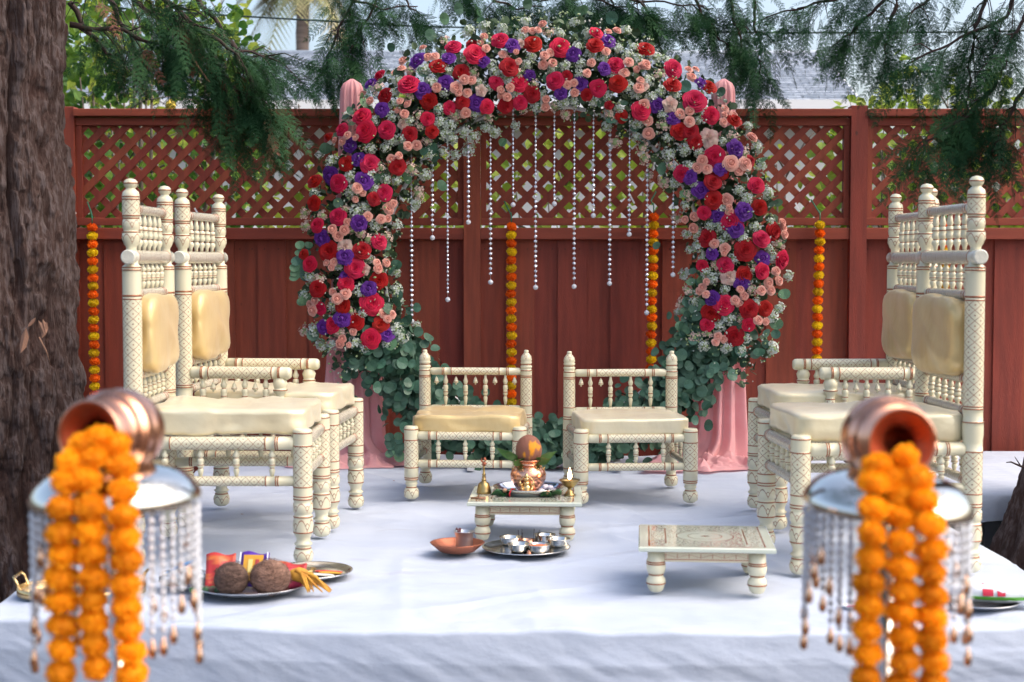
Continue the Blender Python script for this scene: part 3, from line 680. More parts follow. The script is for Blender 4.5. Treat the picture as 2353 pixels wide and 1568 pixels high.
def smudges():
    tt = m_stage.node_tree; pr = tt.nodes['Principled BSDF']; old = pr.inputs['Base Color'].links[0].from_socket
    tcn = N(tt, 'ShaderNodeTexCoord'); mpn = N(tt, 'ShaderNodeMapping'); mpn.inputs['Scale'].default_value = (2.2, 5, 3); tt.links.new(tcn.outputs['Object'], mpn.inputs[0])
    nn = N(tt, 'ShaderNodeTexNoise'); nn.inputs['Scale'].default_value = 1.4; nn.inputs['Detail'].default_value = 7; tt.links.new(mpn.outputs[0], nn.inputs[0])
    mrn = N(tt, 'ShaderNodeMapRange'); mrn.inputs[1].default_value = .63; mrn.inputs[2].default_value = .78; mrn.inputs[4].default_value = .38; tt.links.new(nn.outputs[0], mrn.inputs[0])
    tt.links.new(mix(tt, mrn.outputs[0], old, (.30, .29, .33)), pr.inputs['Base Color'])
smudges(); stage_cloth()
build('deck', box(MB(), SX0+.03, SX1-.03, 5.25-7, SY1-7, .37, .395, M4=Matrix.Translation((-.1, 0, 0))), mat('plywood', (.35, .25, .15), .8), stage, False)
for x in (-1.6, 0, 1.7):
    for y in (5.4, 7.3, 9.1): build('stage_leg', box(MB(), x-.12, x-.08, y-7-.02, y-7+.02, 0, .368), m_grey_metal, stage, False)
# second deck on the right
d2 = thing('side_platform', 'cloth covered side platform with grey steel leg at the right edge', 'platform', (2.9, 8.6, GZ))
mb = MB(); x0, x1, y0, y1 = 2.06, 3.9, 7.75, 9.45
nx = 50; rows = []
for k, (dy, dz) in enumerate([(-.03, -.15), (-.03, -.12), (-.032, -.09), (-.028, -.05), (-.02, -.015), (0, 0), (.3, .002), (.8, -.003), (1.3, .002), (1.7, 0)]):
    rows.append([(x0+(x1-x0)*i/nx, y0+dy+(.008*math.sin(i*1.1)+.006*math.sin(i*2.7) if dz < -.02 else 0), dz+.0-.012*random.random()*(1 if k in (6, 7, 8) else 0)+(.01*math.sin(i*.7) if k == 0 else 0)) for i in range(nx+1)])
v = [(x-2.9, y-8.6, z-GZ) for r in rows for x, y, z in r]; w_ = nx+1
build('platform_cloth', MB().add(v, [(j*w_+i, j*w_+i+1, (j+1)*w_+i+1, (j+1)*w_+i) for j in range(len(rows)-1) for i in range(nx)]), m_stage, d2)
build('platform_deck', box(MB(), x0-2.9, x1-2.9, y0-8.6+.01, y1-8.6, .30, .405), mat('dark_frame', (.05, .05, .055), .6), d2, False)
for x, y in ((2.50, 7.9), (3.7, 7.9), (2.5, 9.3), (3.7, 9.3)): build('platform_leg', box(MB(), x-.045-2.9, x+.045-2.9, y-8.6-.045, y-8.6+.045, 0, .298, bev=.006), m_grey_metal, d2, False)

# ------------------------------------------------------------------ pink draped posts
def draped_post(label, ut, ub, wt, wb, side):
    Y = 8.98; a = W(ut, 600, Y).x; b = W(ub, 600, Y).x; zt = W(ut, 182, Y).z
    t = thing('draped_post', label, 'post', ((a+b)/2, Y, 0)); cx = (a+b)/2
    mb = MB(); box(mb, a-cx-.045, a-cx+.045, -.02, .02, 0, zt-.03); build('wood_post', mb, m_white_metal, t, False)
    nu, nz_ = 150, 90; V = []
    for j in range(nz_+1):
        tt = j/nz_; z = zt*(1-tt) + .012*tt; top = max(0, 1-(zt-z)/.07)
        ww = wt*(1-tt**1.3)+wb*tt**1.3; ww *= math.sqrt(max(.02, 1-top**2)); dd = .05+.06*tt; dd *= math.sqrt(max(.05, 1-top**2)); cc = a+(b-a)*tt**1.5-cx
        flare = .10*max(0, (tt-.93)/.07)**2
        for i in range(nu):
            an = 2*PI*i/nu; rp = (.004+.018*tt)*(math.sin(an*11+tt*1.2)+.6*math.sin(an*17+2+tt*2)+.4*math.sin(an*5+tt*3))*(1-top*.6)
            V.append((cc+math.cos(an)*(ww/2+rp+flare)+side*flare*.8, math.sin(an)*(dd+rp+flare*.9), z))
    f = [(j*nu+i, (j+1)*nu+i, (j+1)*nu+(i+1) % nu, j*nu+(i+1) % nu) for j in range(nz_) for i in range(nu)]; f.append(tuple(range(nu)))
    build('drape', MB().add(V, f), m_pink, t)
    return t, cx, Y
def puddle(t, cx, Y, x0, x1, y0, y1, seed, hgt=.07):
    nx, ny = 150, 70; X, Yg = np.meshgrid(np.linspace(-1, 1, nx), np.linspace(-1, 1, ny)); r = np.sqrt(X**2+Yg**2)
    sc_ = 1/np.maximum(1e-6, np.maximum(np.abs(X), np.abs(Yg))/np.maximum(r, 1e-6)); sc_[r < 1e-6] = 1
    Xd = X/np.maximum(sc_, 1); Yd = Yg/np.maximum(sc_, 1); rd = np.sqrt(Xd**2+Yd**2); an = np.arctan2(Yd, Xd)
    wob = 1+.16*np.sin(an*3+seed)+.09*np.sin(an*7+seed*2)+.05*np.sin(an*13+seed)
    px = (x0+x1)/2+Xd*wob*(x1-x0)/2; py = (y0+y1)/2+Yd*wob*(y1-y0)/2
    n1 = fbm(px*5+seed*3+20, py*9+seed+20, 3); n2 = fbm(px*9+seed*7+60, py*14+20, 3)
    rid = np.clip(1-np.abs(n1-.46)*9, 0, 1)*.75+np.clip(1-np.abs(n2-.46)*8, 0, 1)*.35+.15
    z = .004+hgt*rid*np.clip((1.0-rd)*3.0, 0.05, 1); z[rd > .985] = .003
    v = np.stack([px-cx, py-Y, z], -1).reshape(-1, 3); idx = np.arange(nx*ny).reshape(ny, nx)
    f = np.stack([idx[:-1, :-1], idx[:-1, 1:], idx[1:, 1:], idx[1:, :-1]], -1).reshape(-1, 4)
    obj('fabric_puddle', np_mesh('fabric_puddle', v, f, m_pink), t)
dpL, cxl, yl = draped_post('pink chiffon draped post rising at the left side of the flower arch', 811, 812, .125, .36, 1)
puddle(dpL, cxl, yl, -1.42, -.50, 8.62, 9.12, 1.0)
dpR, cxr, yr = draped_post('pink chiffon draped post on the right side of the flower arch', 1660, 1650, .125, .34, -1)
puddle(dpR, cxr, yr, .72, 1.44, 8.50, 9.05, 2.6)

# ------------------------------------------------------------------ flower arch
AC = Vector((.186, 8.86, 1.155)); A_U, A_V = 1250, 612
arch = thing('flower_arch', 'round flower covered arch of red, purple and peach blooms with eucalyptus', 'arch', (AC.x, AC.y, 0))
for R_, yy in ((.93, 0), (1.13, 0)):
    mb = MB(); n = 72; pts = [Vector((R_*math.cos(2*PI*k/n), yy, R_*math.sin(2*PI*k/n)+AC.z)) for k in range(n+1)]; tube(mb, pts, .013, 6); build('hoop', mb, m_white_metal, arch)
for k in range(16):
    a = 2*PI*k/16; mb = MB(); tube(mb, [(.93*math.cos(a), 0, .93*math.sin(a)+AC.z), (1.13*math.cos(a+.1), 0, 1.13*math.sin(a+.1)+AC.z)], .007, 5); build('strut', mb, m_white_metal, arch)
for sx in (-1, 1):
    mb = MB(); box(mb, sx*.42-.02, sx*.42+.02, -.3, .3, .0, .03); build('foot', mb, m_white_metal, arch, False)
def petal(mb, a0, W_, r0, r1, z0, z1, curl=0, nu=6, nv=4, ruf=0, m=0):
    v = []
    for j in range(nv+1):
        t_ = j/nv
        for i in range(nu+1):
            s_ = i/nu*2-1; ang = a0+s_*W_*(.8+.2*t_); k = t_*(1-.20*abs(s_)**3)
            rr = (r0+(r1-r0)*k**1.35)*(1+.13*s_)+curl*max(0, k-.7)*.6+ruf*math.sin(s_*6+a0*5)*k
            z = z0+(z1-z0)*k**.8-curl*max(0, k-.7)**1.5*2.2+ruf*math.cos(s_*8+a0*3)*k
            v.append((rr*math.cos(ang), rr*math.sin(ang), z))
    w_ = nu+1; mb.add(v, [(j*w_+i, j*w_+i+1, (j+1)*w_+i+1, (j+1)*w_+i) for j in range(nv) for i in range(nu)], m, [[(i/nu, j/nv), ((i+1)/nu, j/nv), ((i+1)/nu, (j+1)/nv), (i/nu, (j+1)/nv)] for j in range(nv) for i in range(nu)])
def rose_mesh(name, mats, seed, layers=6, open_=1.0, ruf=0, nu=6, nv=4):
    st = random.getstate(); random.seed(seed); mb = MB()
    L_ = [(1, .05, .07, .40, .60), (2, .10, .16, .32, .60), (3, .15, .27, .26, .57), (3, .22, .40, .20, .52), (4, .29, .55, .10, .44), (5, .36, .72, 0, .32), (5, .42, .88, -.1, .16), (5, .46, 1.0, -.2, .0)]
    L_ = L_ if layers > 6 else ([L_[0]]+L_[8-layers:] if layers < 6 else L_[:2]+L_[4:])
    for l, (n, r0, r1, z0, z1) in enumerate(L_):
        r1 = r1*(open_ if l > 3 else 1)
        for k in range(n):
            a = 2*PI*(k+random.uniform(-.1, .1))/n+l*1.05
            petal(mb, a, min(2.6, PI/n*1.38), r0, r1*random.uniform(.94, 1.05), z0, z1+random.uniform(-.04, .04), .05+.22*r1, nu, nv, ruf)
    lathe(mb, [(-.35, .04), (-.3, .24), (0, .40), (.22, .34), (.36, .22), (.48, .06), (.50, .01)], 8, m=0)
    for k in range(5):
        a = 2*PI*k/5; mb.add([(.1*math.cos(a-.8), .1*math.sin(a-.8), -.32), (.1*math.cos(a+.8), .1*math.sin(a+.8), -.32), (.65*math.cos(a), .65*math.sin(a), -.40)], [(0, 1, 2)], 1)
    random.setstate(st); return mb.mesh(name, mats)
m_sepal = mat('sepal_green', (.07, .16, .04), .6)
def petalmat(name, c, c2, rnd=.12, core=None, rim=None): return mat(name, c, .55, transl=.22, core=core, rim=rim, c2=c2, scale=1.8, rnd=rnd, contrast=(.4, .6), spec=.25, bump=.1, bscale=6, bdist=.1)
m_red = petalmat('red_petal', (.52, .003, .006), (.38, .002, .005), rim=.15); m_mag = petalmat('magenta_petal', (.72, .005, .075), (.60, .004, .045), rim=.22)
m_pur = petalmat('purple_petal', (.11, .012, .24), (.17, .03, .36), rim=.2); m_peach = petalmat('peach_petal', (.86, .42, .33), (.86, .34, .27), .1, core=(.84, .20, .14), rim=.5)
m_white_p = petalmat('white_petal', (.66, .70, .66), (.52, .60, .48), .08); m_blush = petalmat('blush_petal', (.76, .50, .44), (.74, .58, .48), .06)
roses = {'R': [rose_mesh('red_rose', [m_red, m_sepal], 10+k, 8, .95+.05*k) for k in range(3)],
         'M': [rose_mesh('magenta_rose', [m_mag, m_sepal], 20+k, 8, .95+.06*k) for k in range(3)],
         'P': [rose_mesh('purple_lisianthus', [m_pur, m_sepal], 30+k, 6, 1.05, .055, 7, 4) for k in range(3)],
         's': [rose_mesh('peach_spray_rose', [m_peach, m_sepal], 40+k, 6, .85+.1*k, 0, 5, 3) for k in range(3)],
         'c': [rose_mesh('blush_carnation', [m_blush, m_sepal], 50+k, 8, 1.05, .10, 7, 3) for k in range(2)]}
names = {'R': 'red_rose', 'M': 'magenta_rose', 'P': 'purple_lisianthus', 's': 'peach_spray_rose', 'c': 'blush_carnation'}
def stock_mesh(seed, mp_, n=13):
    random.seed(seed); mb = MB(); rbox(mb, 1.0, 1.0, 1.1, 2, 4, None, m=1)
    for k in range(n):
        z = 1-1.5*(k+.5)/n; a = k*2.4+random.uniform(-.3, .3); r = math.sqrt(max(0, 1-z*z)); q_ = random.uniform(.6, .95); c = Vector((r*math.cos(a)*q_, r*math.sin(a)*q_, z*.8*q_+.1)); nrm = (Vector((r*math.cos(a), r*math.sin(a), z+.2))+Vector((random.gauss(0, .3), random.gauss(0, .3), 0))).normalized()
        q = nrm.to_track_quat('Z', 'Y').to_matrix().to_4x4(); M4 = Matrix.Translation(c) @ q @ Matrix.Rotation(random.random()*6, 4, 'Z')
        for j in range(4):
            b = 2*PI*j/4+random.uniform(-.2, .2); s_ = random.uniform(.30, .44); P_ = lambda rr, aa, zz: (rr*math.cos(aa), rr*math.sin(aa), zz)
            mb.add([P_(.02, b, -.04), P_(s_*.75, b-.62, .10), P_(s_, b-.25, .0), P_(s_*1.02, b+.2, .05), P_(s_*.75, b+.62, .04)], [(0, 1, 2, 3, 4)], 0, M4=M4)
        if k % 3 == 0: lathe(mb, [(0, .03), (.12, .10), (.28, .08), (.38, .01)], 5, M4=M4 @ Matrix.Translation((.36, .25, .0)), m=1)
    tube(mb, [(0, 0, -.9), (0, 0, .3)], .06, 4, 1); random.seed(seed*7+1)
    return mb.mesh('white_stock', [mp_, m_bud])
m_bud = mat('pale_bud', (.34, .44, .20), .6)
stocks = [stock_mesh(60+k, m_white_p) for k in range(3)]; blushst = [stock_mesh(70+k, m_blush, 9) for k in range(2)]
random.seed(11)
ZA = (781.25, 0.0, .3359); ZB = (625.0, 137.9, .4397); ZC = (1470.6, 137.9, .4395)
FL = {
'A': dict(
 M='270 520 45,470 575 68,150 795 62,172 900 68,318 890 58,205 1120 58,300 1320 50,775 320 48,925 370 62,1095 275 52,1505 325 65,1225 570 56,1470 555 58,1068 565 45,1885 445 58,1765 605 50,2060 755 62,1755 225 42,1005 730 42,750 740 42,600 815 45,1235 700 45',
 R='305 655 54,675 450 56,605 690 55,475 920 50,45 1120 48,395 1140 52,235 1360 42,630 900 42,900 300 38,830 495 52,840 700 44,1315 300 58,1160 460 58,1315 645 52,1135 725 48,1745 310 54,1900 570 56,2090 335 55,1925 800 40,1690 650 38,1550 520 34,1840 720 28',
 P='525 415 55,210 570 42,563 617 50,285 750 42,720 570 46,930 705 50,745 395 42,980 420 38,1180 310 44,1590 370 46,1830 280 48,1640 580 45,1510 640 38,1810 470 38,65 995 45,130 1090 45,165 1240 55,1300 515 32',
 s='565 325 24,430 415 32,420 465 26,375 500 30,600 390 30,645 385 30,985 250 30,960 290 28,1000 330 25,1385 165 32,1265 205 26,1315 210 26,1355 205 24,1205 355 22,1115 370 26,1220 420 22,1145 395 20,1400 380 30,1440 360 28,1390 445 32,1455 430 32,1720 430 28,1690 500 28,1975 425 30,2070 450 26,1945 495 32,2030 475 26,1895 210 32,1835 215 26,1555 580 26,1605 635 32,1600 570 24,660 600 36,795 600 36,810 635 28,870 635 28,850 545 34,900 550 30,1165 600 28,1100 615 28,1110 655 28,1145 665 32,1410 680 28,1405 735 28,860 775 34,155 645 30,205 690 32,410 690 24,460 710 26,395 755 24,440 780 34,465 1000 30,525 995 30,350 1090 28,405 1065 28,50 925 24,105 940 22,15 970 28,120 1285 32,155 1320 24,105 1365 25,360 1400 30,340 1450 28,280 1500 28,330 1500 24,50 1520 26,2055 550 28,2045 600 36,1820 350 28',
 c='965 620 34,1240 300 30,430 850 32,2080 590 30'),
'B': dict(R='295 405 30,222 632 40,218 748 36,297 1000 48,472 995 44,165 1015 26,560 1152 42,238 1195 40,368 1285 40,432 1372 45,568 1380 38',
 M='365 365 34,347 645 45,343 818 42,235 865 38,560 950 38,195 1068 38,435 1088 45,385 1172 42,520 1275 52,250 1300 30,315 1385 40,515 1458 44',
 P='305 605 40,455 855 38,260 935 38,380 1028 38,385 1135 30,505 1195 34,365 1353 38,268 1398 32,600 1435 34',
 s='275 460 18,325 420 18,315 885 28,345 923 26,378 890 28,397 850 20,283 1060 18,323 1055 20,310 1085 20,555 1090 28,597 1060 24,550 1060 18,317 1213 18,383 1223 26,340 1250 28,222 1258 24,195 1280 20,210 1310 28,367 1458 24,355 1485 26,423 1420 20,400 1490 14,580 1325 20,627 1330 20,605 1355 20,605 830 22,573 830 20,610 775 26,635 750 20,500 820 22', c='380 975 34,480 1095 28'),
'C': dict(M='175 45 42,285 215 58,370 290 44,390 508 54,220 598 40,608 655 42,470 845 50,335 800 34,635 935 44,448 1070 42,325 1078 28,745 1045 42,640 1105 38,440 1280 48,350 1385 32,570 1382 34,510 870 28',
 R='170 130 42,358 140 40,495 315 38,205 372 42,262 378 40,290 430 38,383 635 42,385 732 42,575 530 30,625 770 38,700 900 45,350 930 45,550 995 50,548 1122 42,375 1325 50,570 1305 45,655 1300 36,495 1445 48,430 595 34',
 P='320 120 34,90 235 35,175 300 34,500 465 42,260 610 32,318 680 38,545 790 42,500 880 40,405 815 32,640 1038 34,378 1015 28,530 1165 35,378 1245 34,420 570 30',
 s='255 48 20,293 48 20,270 90 28,210 282 26,260 268 26,258 322 24,445 255 22,437 325 22,442 285 18,490 290 24,585 405 34,475 540 36,552 542 34,515 582 28,325 525 24,300 565 28,350 570 24,452 733 30,467 770 18,468 795 24,235 835 22,283 820 24,280 880 28,388 960 24,445 985 24,440 1010 18,745 850 24,750 880 24,757 912 24,525 1200 22,545 1235 24,497 1258 24,520 1275 20,347 1160 18,325 1190 20,310 1210 18,345 1225 18,712 1105 24,728 1155 24,673 1165 26,635 1205 22,685 1205 22,618 1362 24,660 1368 20,408 1445 20,438 1460 20,395 1475 18,30 25 30,20 235 28,40 320 26,45 385 30',
 c='360 410 42,465 1130 38,160 235 34')}
PXM = F_PX/8.65
RC = 447/PXM
def band(u, v):
    dx = (u-A_U)/PXM; dz = (A_V-v)/PXM; r = math.hypot(dx, dz); d = r-RC; k = max(-1.1, min(1.1, d/.30)); b = math.sqrt(max(0, 1-k*k))
    return dx/r, dz/r, k, b
def place(u, v, rad, lift=0):
    ex, ez, k, b = band(u, v); p_ = W(u, v, AC.y-.05-.17*b-lift); n_ = Vector((ex*k*.75, -1*(.55+b*.6), ez*k*.75+.12)).normalized()
    n_ = (n_+Vector((random.gauss(0, .16), 0, random.gauss(0, .16)))).normalized()
    return p_-arch.location, n_
placed = []
def put(name, me, p_, n_, s_):
    q = n_.to_track_quat('Z', 'Y') @ Euler((0, 0, random.random()*6.28)).to_quaternion()
    o = obj(name, me, arch, p_); o.rotation_euler = q.to_euler(); o.scale = (s_,)*3; return o
for zk, Z3 in (('A', ZA), ('B', ZB), ('C', ZC)):
    for ty, s_ in FL[zk].items():
        for it in s_.split(','):
            x, y, r = map(float, it.split()); u = Z3[0]+x*Z3[2]; v = Z3[1]+y*Z3[2]; rr = r*Z3[2]
            placed.append((u, v, rr)); p_, n_ = place(u, v, rr, lift=random.uniform(0, .035) if ty != 's' else random.uniform(.01, .05))
            put(names[ty], random.choice(roses[ty]), p_, n_, rr/PXM*1.15)
# white stock clusters fill the spaces
def in_band(u, v):
    dx = u-A_U; dy = A_V-v; r = math.hypot(dx, dy)
    return 318 < r < 572 and v < 805 and v > 45 and 680 < u < 1812 and not (v > 780 and abs(dx) < 360)
cand = []; tries = 0
while len(cand) < 215 and tries < 60000:
    tries += 1; a = random.uniform(-.45, PI+.45); r = random.gauss(447, 68); u = A_U+r*math.cos(a)*1.0; v = A_V-r*math.sin(a)*1.08
    if not in_band(u, v): continue
    if any((u-x)**2+(v-y)**2 < (r_*.62+9)**2 for x, y, r_ in placed): continue
    if any((u-x)**2+(v-y)**2 < 22**2 for x, y in cand): continue
    cand.append((u, v))
for k, (u, v) in enumerate(cand):
    p_, n_ = place(u, v, 15, -.01); bl = k % 4 == 0
    put('blush_stock' if bl else 'white_stock', random.choice(blushst if bl else stocks), p_, n_, random.uniform(.030, .046))
# outer wispy stock stems
m_euc = mat('eucalyptus_leaf', (.040, .110, .062), .42, c2=(.075, .165, .105), scale=8, rnd=.28, spec=.5, contrast=(.3, .7))
m_euc2 = mat('light_eucalyptus_leaf', (.09, .20, .10), .45, c2=(.14, .26, .13), scale=8, rnd=.2)
EV = [(0, 0, 0)]+[(.5*math.sin(a)*(1-.06*math.cos(a)), .52-.52*math.cos(a), .07*math.cos(a*2)+.05*abs(math.sin(a))) for a in [2*PI*(k+.5)/12 for k in range(12)]]+[(0, .5, -.02)]
EV = EV[1:]; EFc = np.array([(k, (k+1) % 12, 12) for k in range(12)]); EVn = np.array(EV)
me_euc = np_mesh('eucalyptus_leaf', EVn, EFc, m_euc, False); me_euc2 = np_mesh('eucalyptus_leaf_light', EVn, EFc, m_euc2, False)
leafn = 0
def leaf(p_, d, up, s_, me):
    y = d.normalized(); z = (up-y*up.dot(y)).normalized(); x = y.cross(z); R_ = Matrix((x, y, z)).transposed()
    o = obj('leaf', me, arch, p_); o.rotation_euler = R_.to_euler(); o.scale = (s_*random.uniform(.75, 1.05), s_, s_)
# leaves among the flowers (visible ones as objects)
for k in range(85):
    for _ in range(40):
        a = random.uniform(-.5, PI+.5); r = random.choice([random.gauss(447, 70), 447+random.choice([-1, 1])*random.uniform(80, 100)]); u = A_U+r*math.cos(a); v = A_V-r*math.sin(a)*1.08
        if v < 815 and all((u-x)**2+(v-y)**2 > (r_*.8)**2 for x, y, r_ in placed): break
    p_, n_ = place(u, v, 15, -.02); ex, ez, kk, b = band(u, v); d = Vector((ex*(.4+kk), -.3, ez*(.4+kk)))+Vector((random.gauss(0, .6), 0, random.gauss(0, .6)))
    leaf(p_, d, Vector((random.gauss(0, .4), -1, random.gauss(0, .4)+.3)), random.uniform(.05, .08), me_euc if random.random() < .68 else me_euc2)
# dense dark greenery inside the flower band: one mass
n = 7000; a = rng.uniform(-.5, PI+.5, n); rr = rng.normal(RC, .12, n); rr = np.clip(rr, RC-.25, RC+.27); x = rr*np.cos(a); z = rr*np.sin(a)*1.06
P = np.stack([x, rng.uniform(-.12, .06, n), z+AC.z], 1); ax = rng.normal(size=(n, 3)); ax[:, 1] -= .6
v, f = stamp(LEAF_V*np.array([1.3, 1, 1]), LEAF_F, P, rots(n, ax), rng.uniform(.03, .06, n))
obj('greenery', np_mesh('greenery', v, f, mat('dark_greenery', (.030, .062, .030), .6, c2=(.07, .12, .05), scale=6), False), arch, kind='stuff')
# small pale buds and sprigs poking out of the outline
n = 1500; a = rng.uniform(-.5, PI+.5, n); k_ = rng.uniform(-1, 1, n); k_ = np.sign(k_)*np.abs(k_)**.55; rr = RC+k_*.27; b = np.sqrt(np.clip(1-k_**2, 0, 1))
P = np.stack([rr*np.cos(a), -.05-.20*b+rng.normal(0, .015, n), rr*np.sin(a)*1.06+AC.z], 1)
keep = vn(a*9+5, k_*4+9) > .42; P = P[keep]; n = len(P); ax = rng.normal(size=(n, 3)); ax[:, 1] -= 1
bv = np.array([(0, 0, -.5), (.35, 0, 0), (0, .35, 0), (-.35, 0, 0), (0, -.35, 0), (0, 0, .7)]); bf = np.array([(0, 2, 1), (0, 3, 2), (0, 4, 3), (0, 1, 4), (5, 1, 2), (5, 2, 3), (5, 3, 4), (5, 4, 1)])
v, f = stamp(bv, bf, P, rots(n, ax), rng.uniform(.010, .022, n)); mi = np.repeat((rng.random(n) < .5).astype(int), len(bf))
obj('bud_sprigs', np_mesh('bud_sprigs', v, f, [m_bud, m_white_p], True, midx=mi), arch, kind='stuff')
# eucalyptus garland round the lower hoop
SPR_E = []
def euc_pos():
    while True:
        a = random.uniform(PI+.22, 2*PI-.22); t_ = abs(a-1.5*PI)/(PI/2)    # 0 bottom, 1 sides
        wd = .135+.06*min(1, t_*1.3); o_ = random.gauss(0, .5)*wd; r = 1.03+o_; x = r*math.cos(a); z = r*math.sin(a)
        y = -.02-random.random()**1.5*.16
        if z+AC.z > .03: return Vector((x, y, z+AC.z)), a
for k in range(205):
    p_, a = euc_pos(); p_.y = -.13-random.random()*.08; d = Vector((random.gauss(0, .5), random.gauss(-.25, .2), -1+random.gauss(0, .5)))
    leaf(p_, d, Vector((random.gauss(0, .35), -1, random.gauss(.35, .3))), random.uniform(.048, .075), me_euc)
pe = [euc_pos() for _ in range(2900)]; P = np.array([tuple(q[0]) for q in pe]); n = len(P)
yv = rng.normal(size=(n, 3))*.55+np.array([0, -.2, -1]); yv /= np.linalg.norm(yv, axis=1, keepdims=True); r = rng.normal(size=(n, 3))*.5+np.array([0, -1, .4]); zv = r-(r*yv).sum(1, keepdims=True)*yv; zv /= np.linalg.norm(zv, axis=1, keepdims=True)
R = np.stack([np.cross(yv, zv), yv, zv], 2); v, f = stamp(EVn, EFc, P, R, rng.uniform(.036, .066, n))
obj('eucalyptus_mass', np_mesh('eucalyptus_mass', v, f, mat('deep_eucalyptus', (.036, .100, .056), .5, c2=(.085, .17, .11), scale=9, contrast=(.35, .65)), False), arch, kind='stuff')
# trailing eucalyptus strands: right inner curtain and long hanging bits
for pts in ([(1600, 620), (1592, 690), (1575, 745), (1560, 800)], [(700, 560), (690, 610), (688, 640)], [(905, 1000), (908, 1030), (905, 1050)]):
    pp = [W(u, v, AC.y-.12)-arch.location for u, v in pts]; mb = MB(); tube(mb, pp, .002, 4); build('stem', mb, m_sepal, arch)
    for i in range(len(pp)-1):
        for q in range(3):
            b = pp[i].lerp(pp[i+1], q/3)
            for sg in (-1, 1): leaf(b, Vector((sg*1.0, -.1, -.5+random.gauss(0, .2))), Vector((0, -1, .3)), random.uniform(.045, .065), me_euc if random.random() < .5 else me_euc2)

# ------------------------------------------------------------------ crystal strands hanging in the arch
bm_ = MB(); lathe(bm_, [(-.5, .05), (-.3, .38), (0, .5), (.3, .38), (.5, .05)], 8); me_bead = bm_.mesh('crystal_bead', m_glass2, False)
bm_ = MB(); lathe(bm_, [(-.5, .05), (-.38, .32), (-.12, .5), (.15, .48), (.38, .3), (.5, .05)], 10); me_drop = bm_.mesh('crystal_ball', m_glass, True)
STR = [(943, 340, 740, 2), (991, 300, 548, 0), (1026, 285, 690, 1), (1074, 280, 512, 0), (1125, 255, 650, 2), (1177, 245, 472, 1), (1229, 240, 662, 2), (1272, 240, 470, 1), (1318, 245, 660, 2), (1362, 255, 497, 2), (1400, 265, 653, 0), (1445, 280, 540, 2), (1486, 300, 720, 0), (1546, 345, 633, 2)]
ords = ['first', 'second', 'third', 'fourth', 'fifth', 'sixth', 'seventh', 'eighth', 'ninth', 'tenth', 'eleventh', 'twelfth', 'thirteenth', 'last']
for k, (u, v0, v1, kd) in enumerate(STR):
    Y = AC.y-.08; a = W(u+2, v0, Y); b = W(u, v1-6, Y); t_ = thing('crystal_strand', f'hanging crystal bead strand in the arch, {ords[k]} from the left', 'bead strand', a, group='crystal strands hanging in the arch')
    L = a.z-b.z; mb = MB(); tube(mb, [(0, 0, .1), (0, 0, -L)], .0012, 4); build('string', mb, m_steel_b, t_)
    z = 0; i = 0
    while z < L-.01:
        big = kd == 0 or (kd == 2 and z > L*.45) ; s_ = .021 if big else .0135; stp = .0285 if big else .0235
        o = obj('bead', me_bead, t_, (0, 0, -z), (0, 0, random.random()*3), (s_, s_, s_*(.9 if big else 1.25))); z += stp
    obj('end_ball', me_drop, t_, (0, 0, -L-.012), None, .030)

# ------------------------------------------------------------------ marigold garlands
def pom_mesh(name, m_, seed, n=150, flat=.82, wd=.13):
    st = random.getstate(); random.seed(seed); mb = MB(); lathe(mb, [(-.72*flat, .1), (-.5*flat, .62), (0, .80), (.5*flat, .62), (.72*flat, .1)], 10)
    for k in range(n):
        z = 1-2*(k+.5)/n; a = k*2.39996; r = math.sqrt(1-z*z); nrm = Vector((r*math.cos(a), r*math.sin(a), z*flat)); c = nrm*.70
        d = Vector((random.gauss(0, 1), random.gauss(0, 1), random.gauss(0, 1))); sd = nrm.cross(d).normalized(); up = nrm.normalized()
        tip = c+up*(.27+random.uniform(-.11, .09)); sw = wd*random.uniform(.8, 1.3)
        mb.add([c-sd*sw*.6, c+sd*sw*.6, tip+sd*sw+d.normalized()*.04, tip+up*.03, tip-sd*sw-d.normalized()*.03], [(0, 1, 2, 3, 4)])
    random.setstate(st); return mb.mesh(name, m_, False)
def mg(name, c, c2): return mat(name, c, .7, c2=c2, scale=6, rnd=.13, transl=.35)
m_or = mg('orange_marigold', (1.0, .23, .006), (.92, .16, .004)); m_ye = mg('yellow_marigold', (.92, .68, .010), (.80, .60, .015)); m_am = mg('amber_marigold', (1.0, .50, .008), (1.0, .38, .005))
me_or = [pom_mesh('orange_marigold', m_or, k) for k in (1, 2)]; me_ye = [pom_mesh('yellow_marigold', m_ye, k) for k in (3, 4)]; me_am = [pom_mesh('amber_marigold', m_am, k, 230, .9, .10) for k in (5, 6)]
m_green = mat('green_ribbon', (.02, .16, .09), .5)
GAR = [(212, 514, 22, 0, 'beside the big trunk'), (497, 520, 22, 0, 'behind the left thrones'), (1175, 512, 22, 0, 'on the fence left of the arch centre'), (1502, 490, 19, 0, 'on the fence inside the arch at its right'), (1884, 508, 17, 1, 'on the open fence between arch and right thrones'), (2173, 512, 17, 0, 'behind the right thrones')]
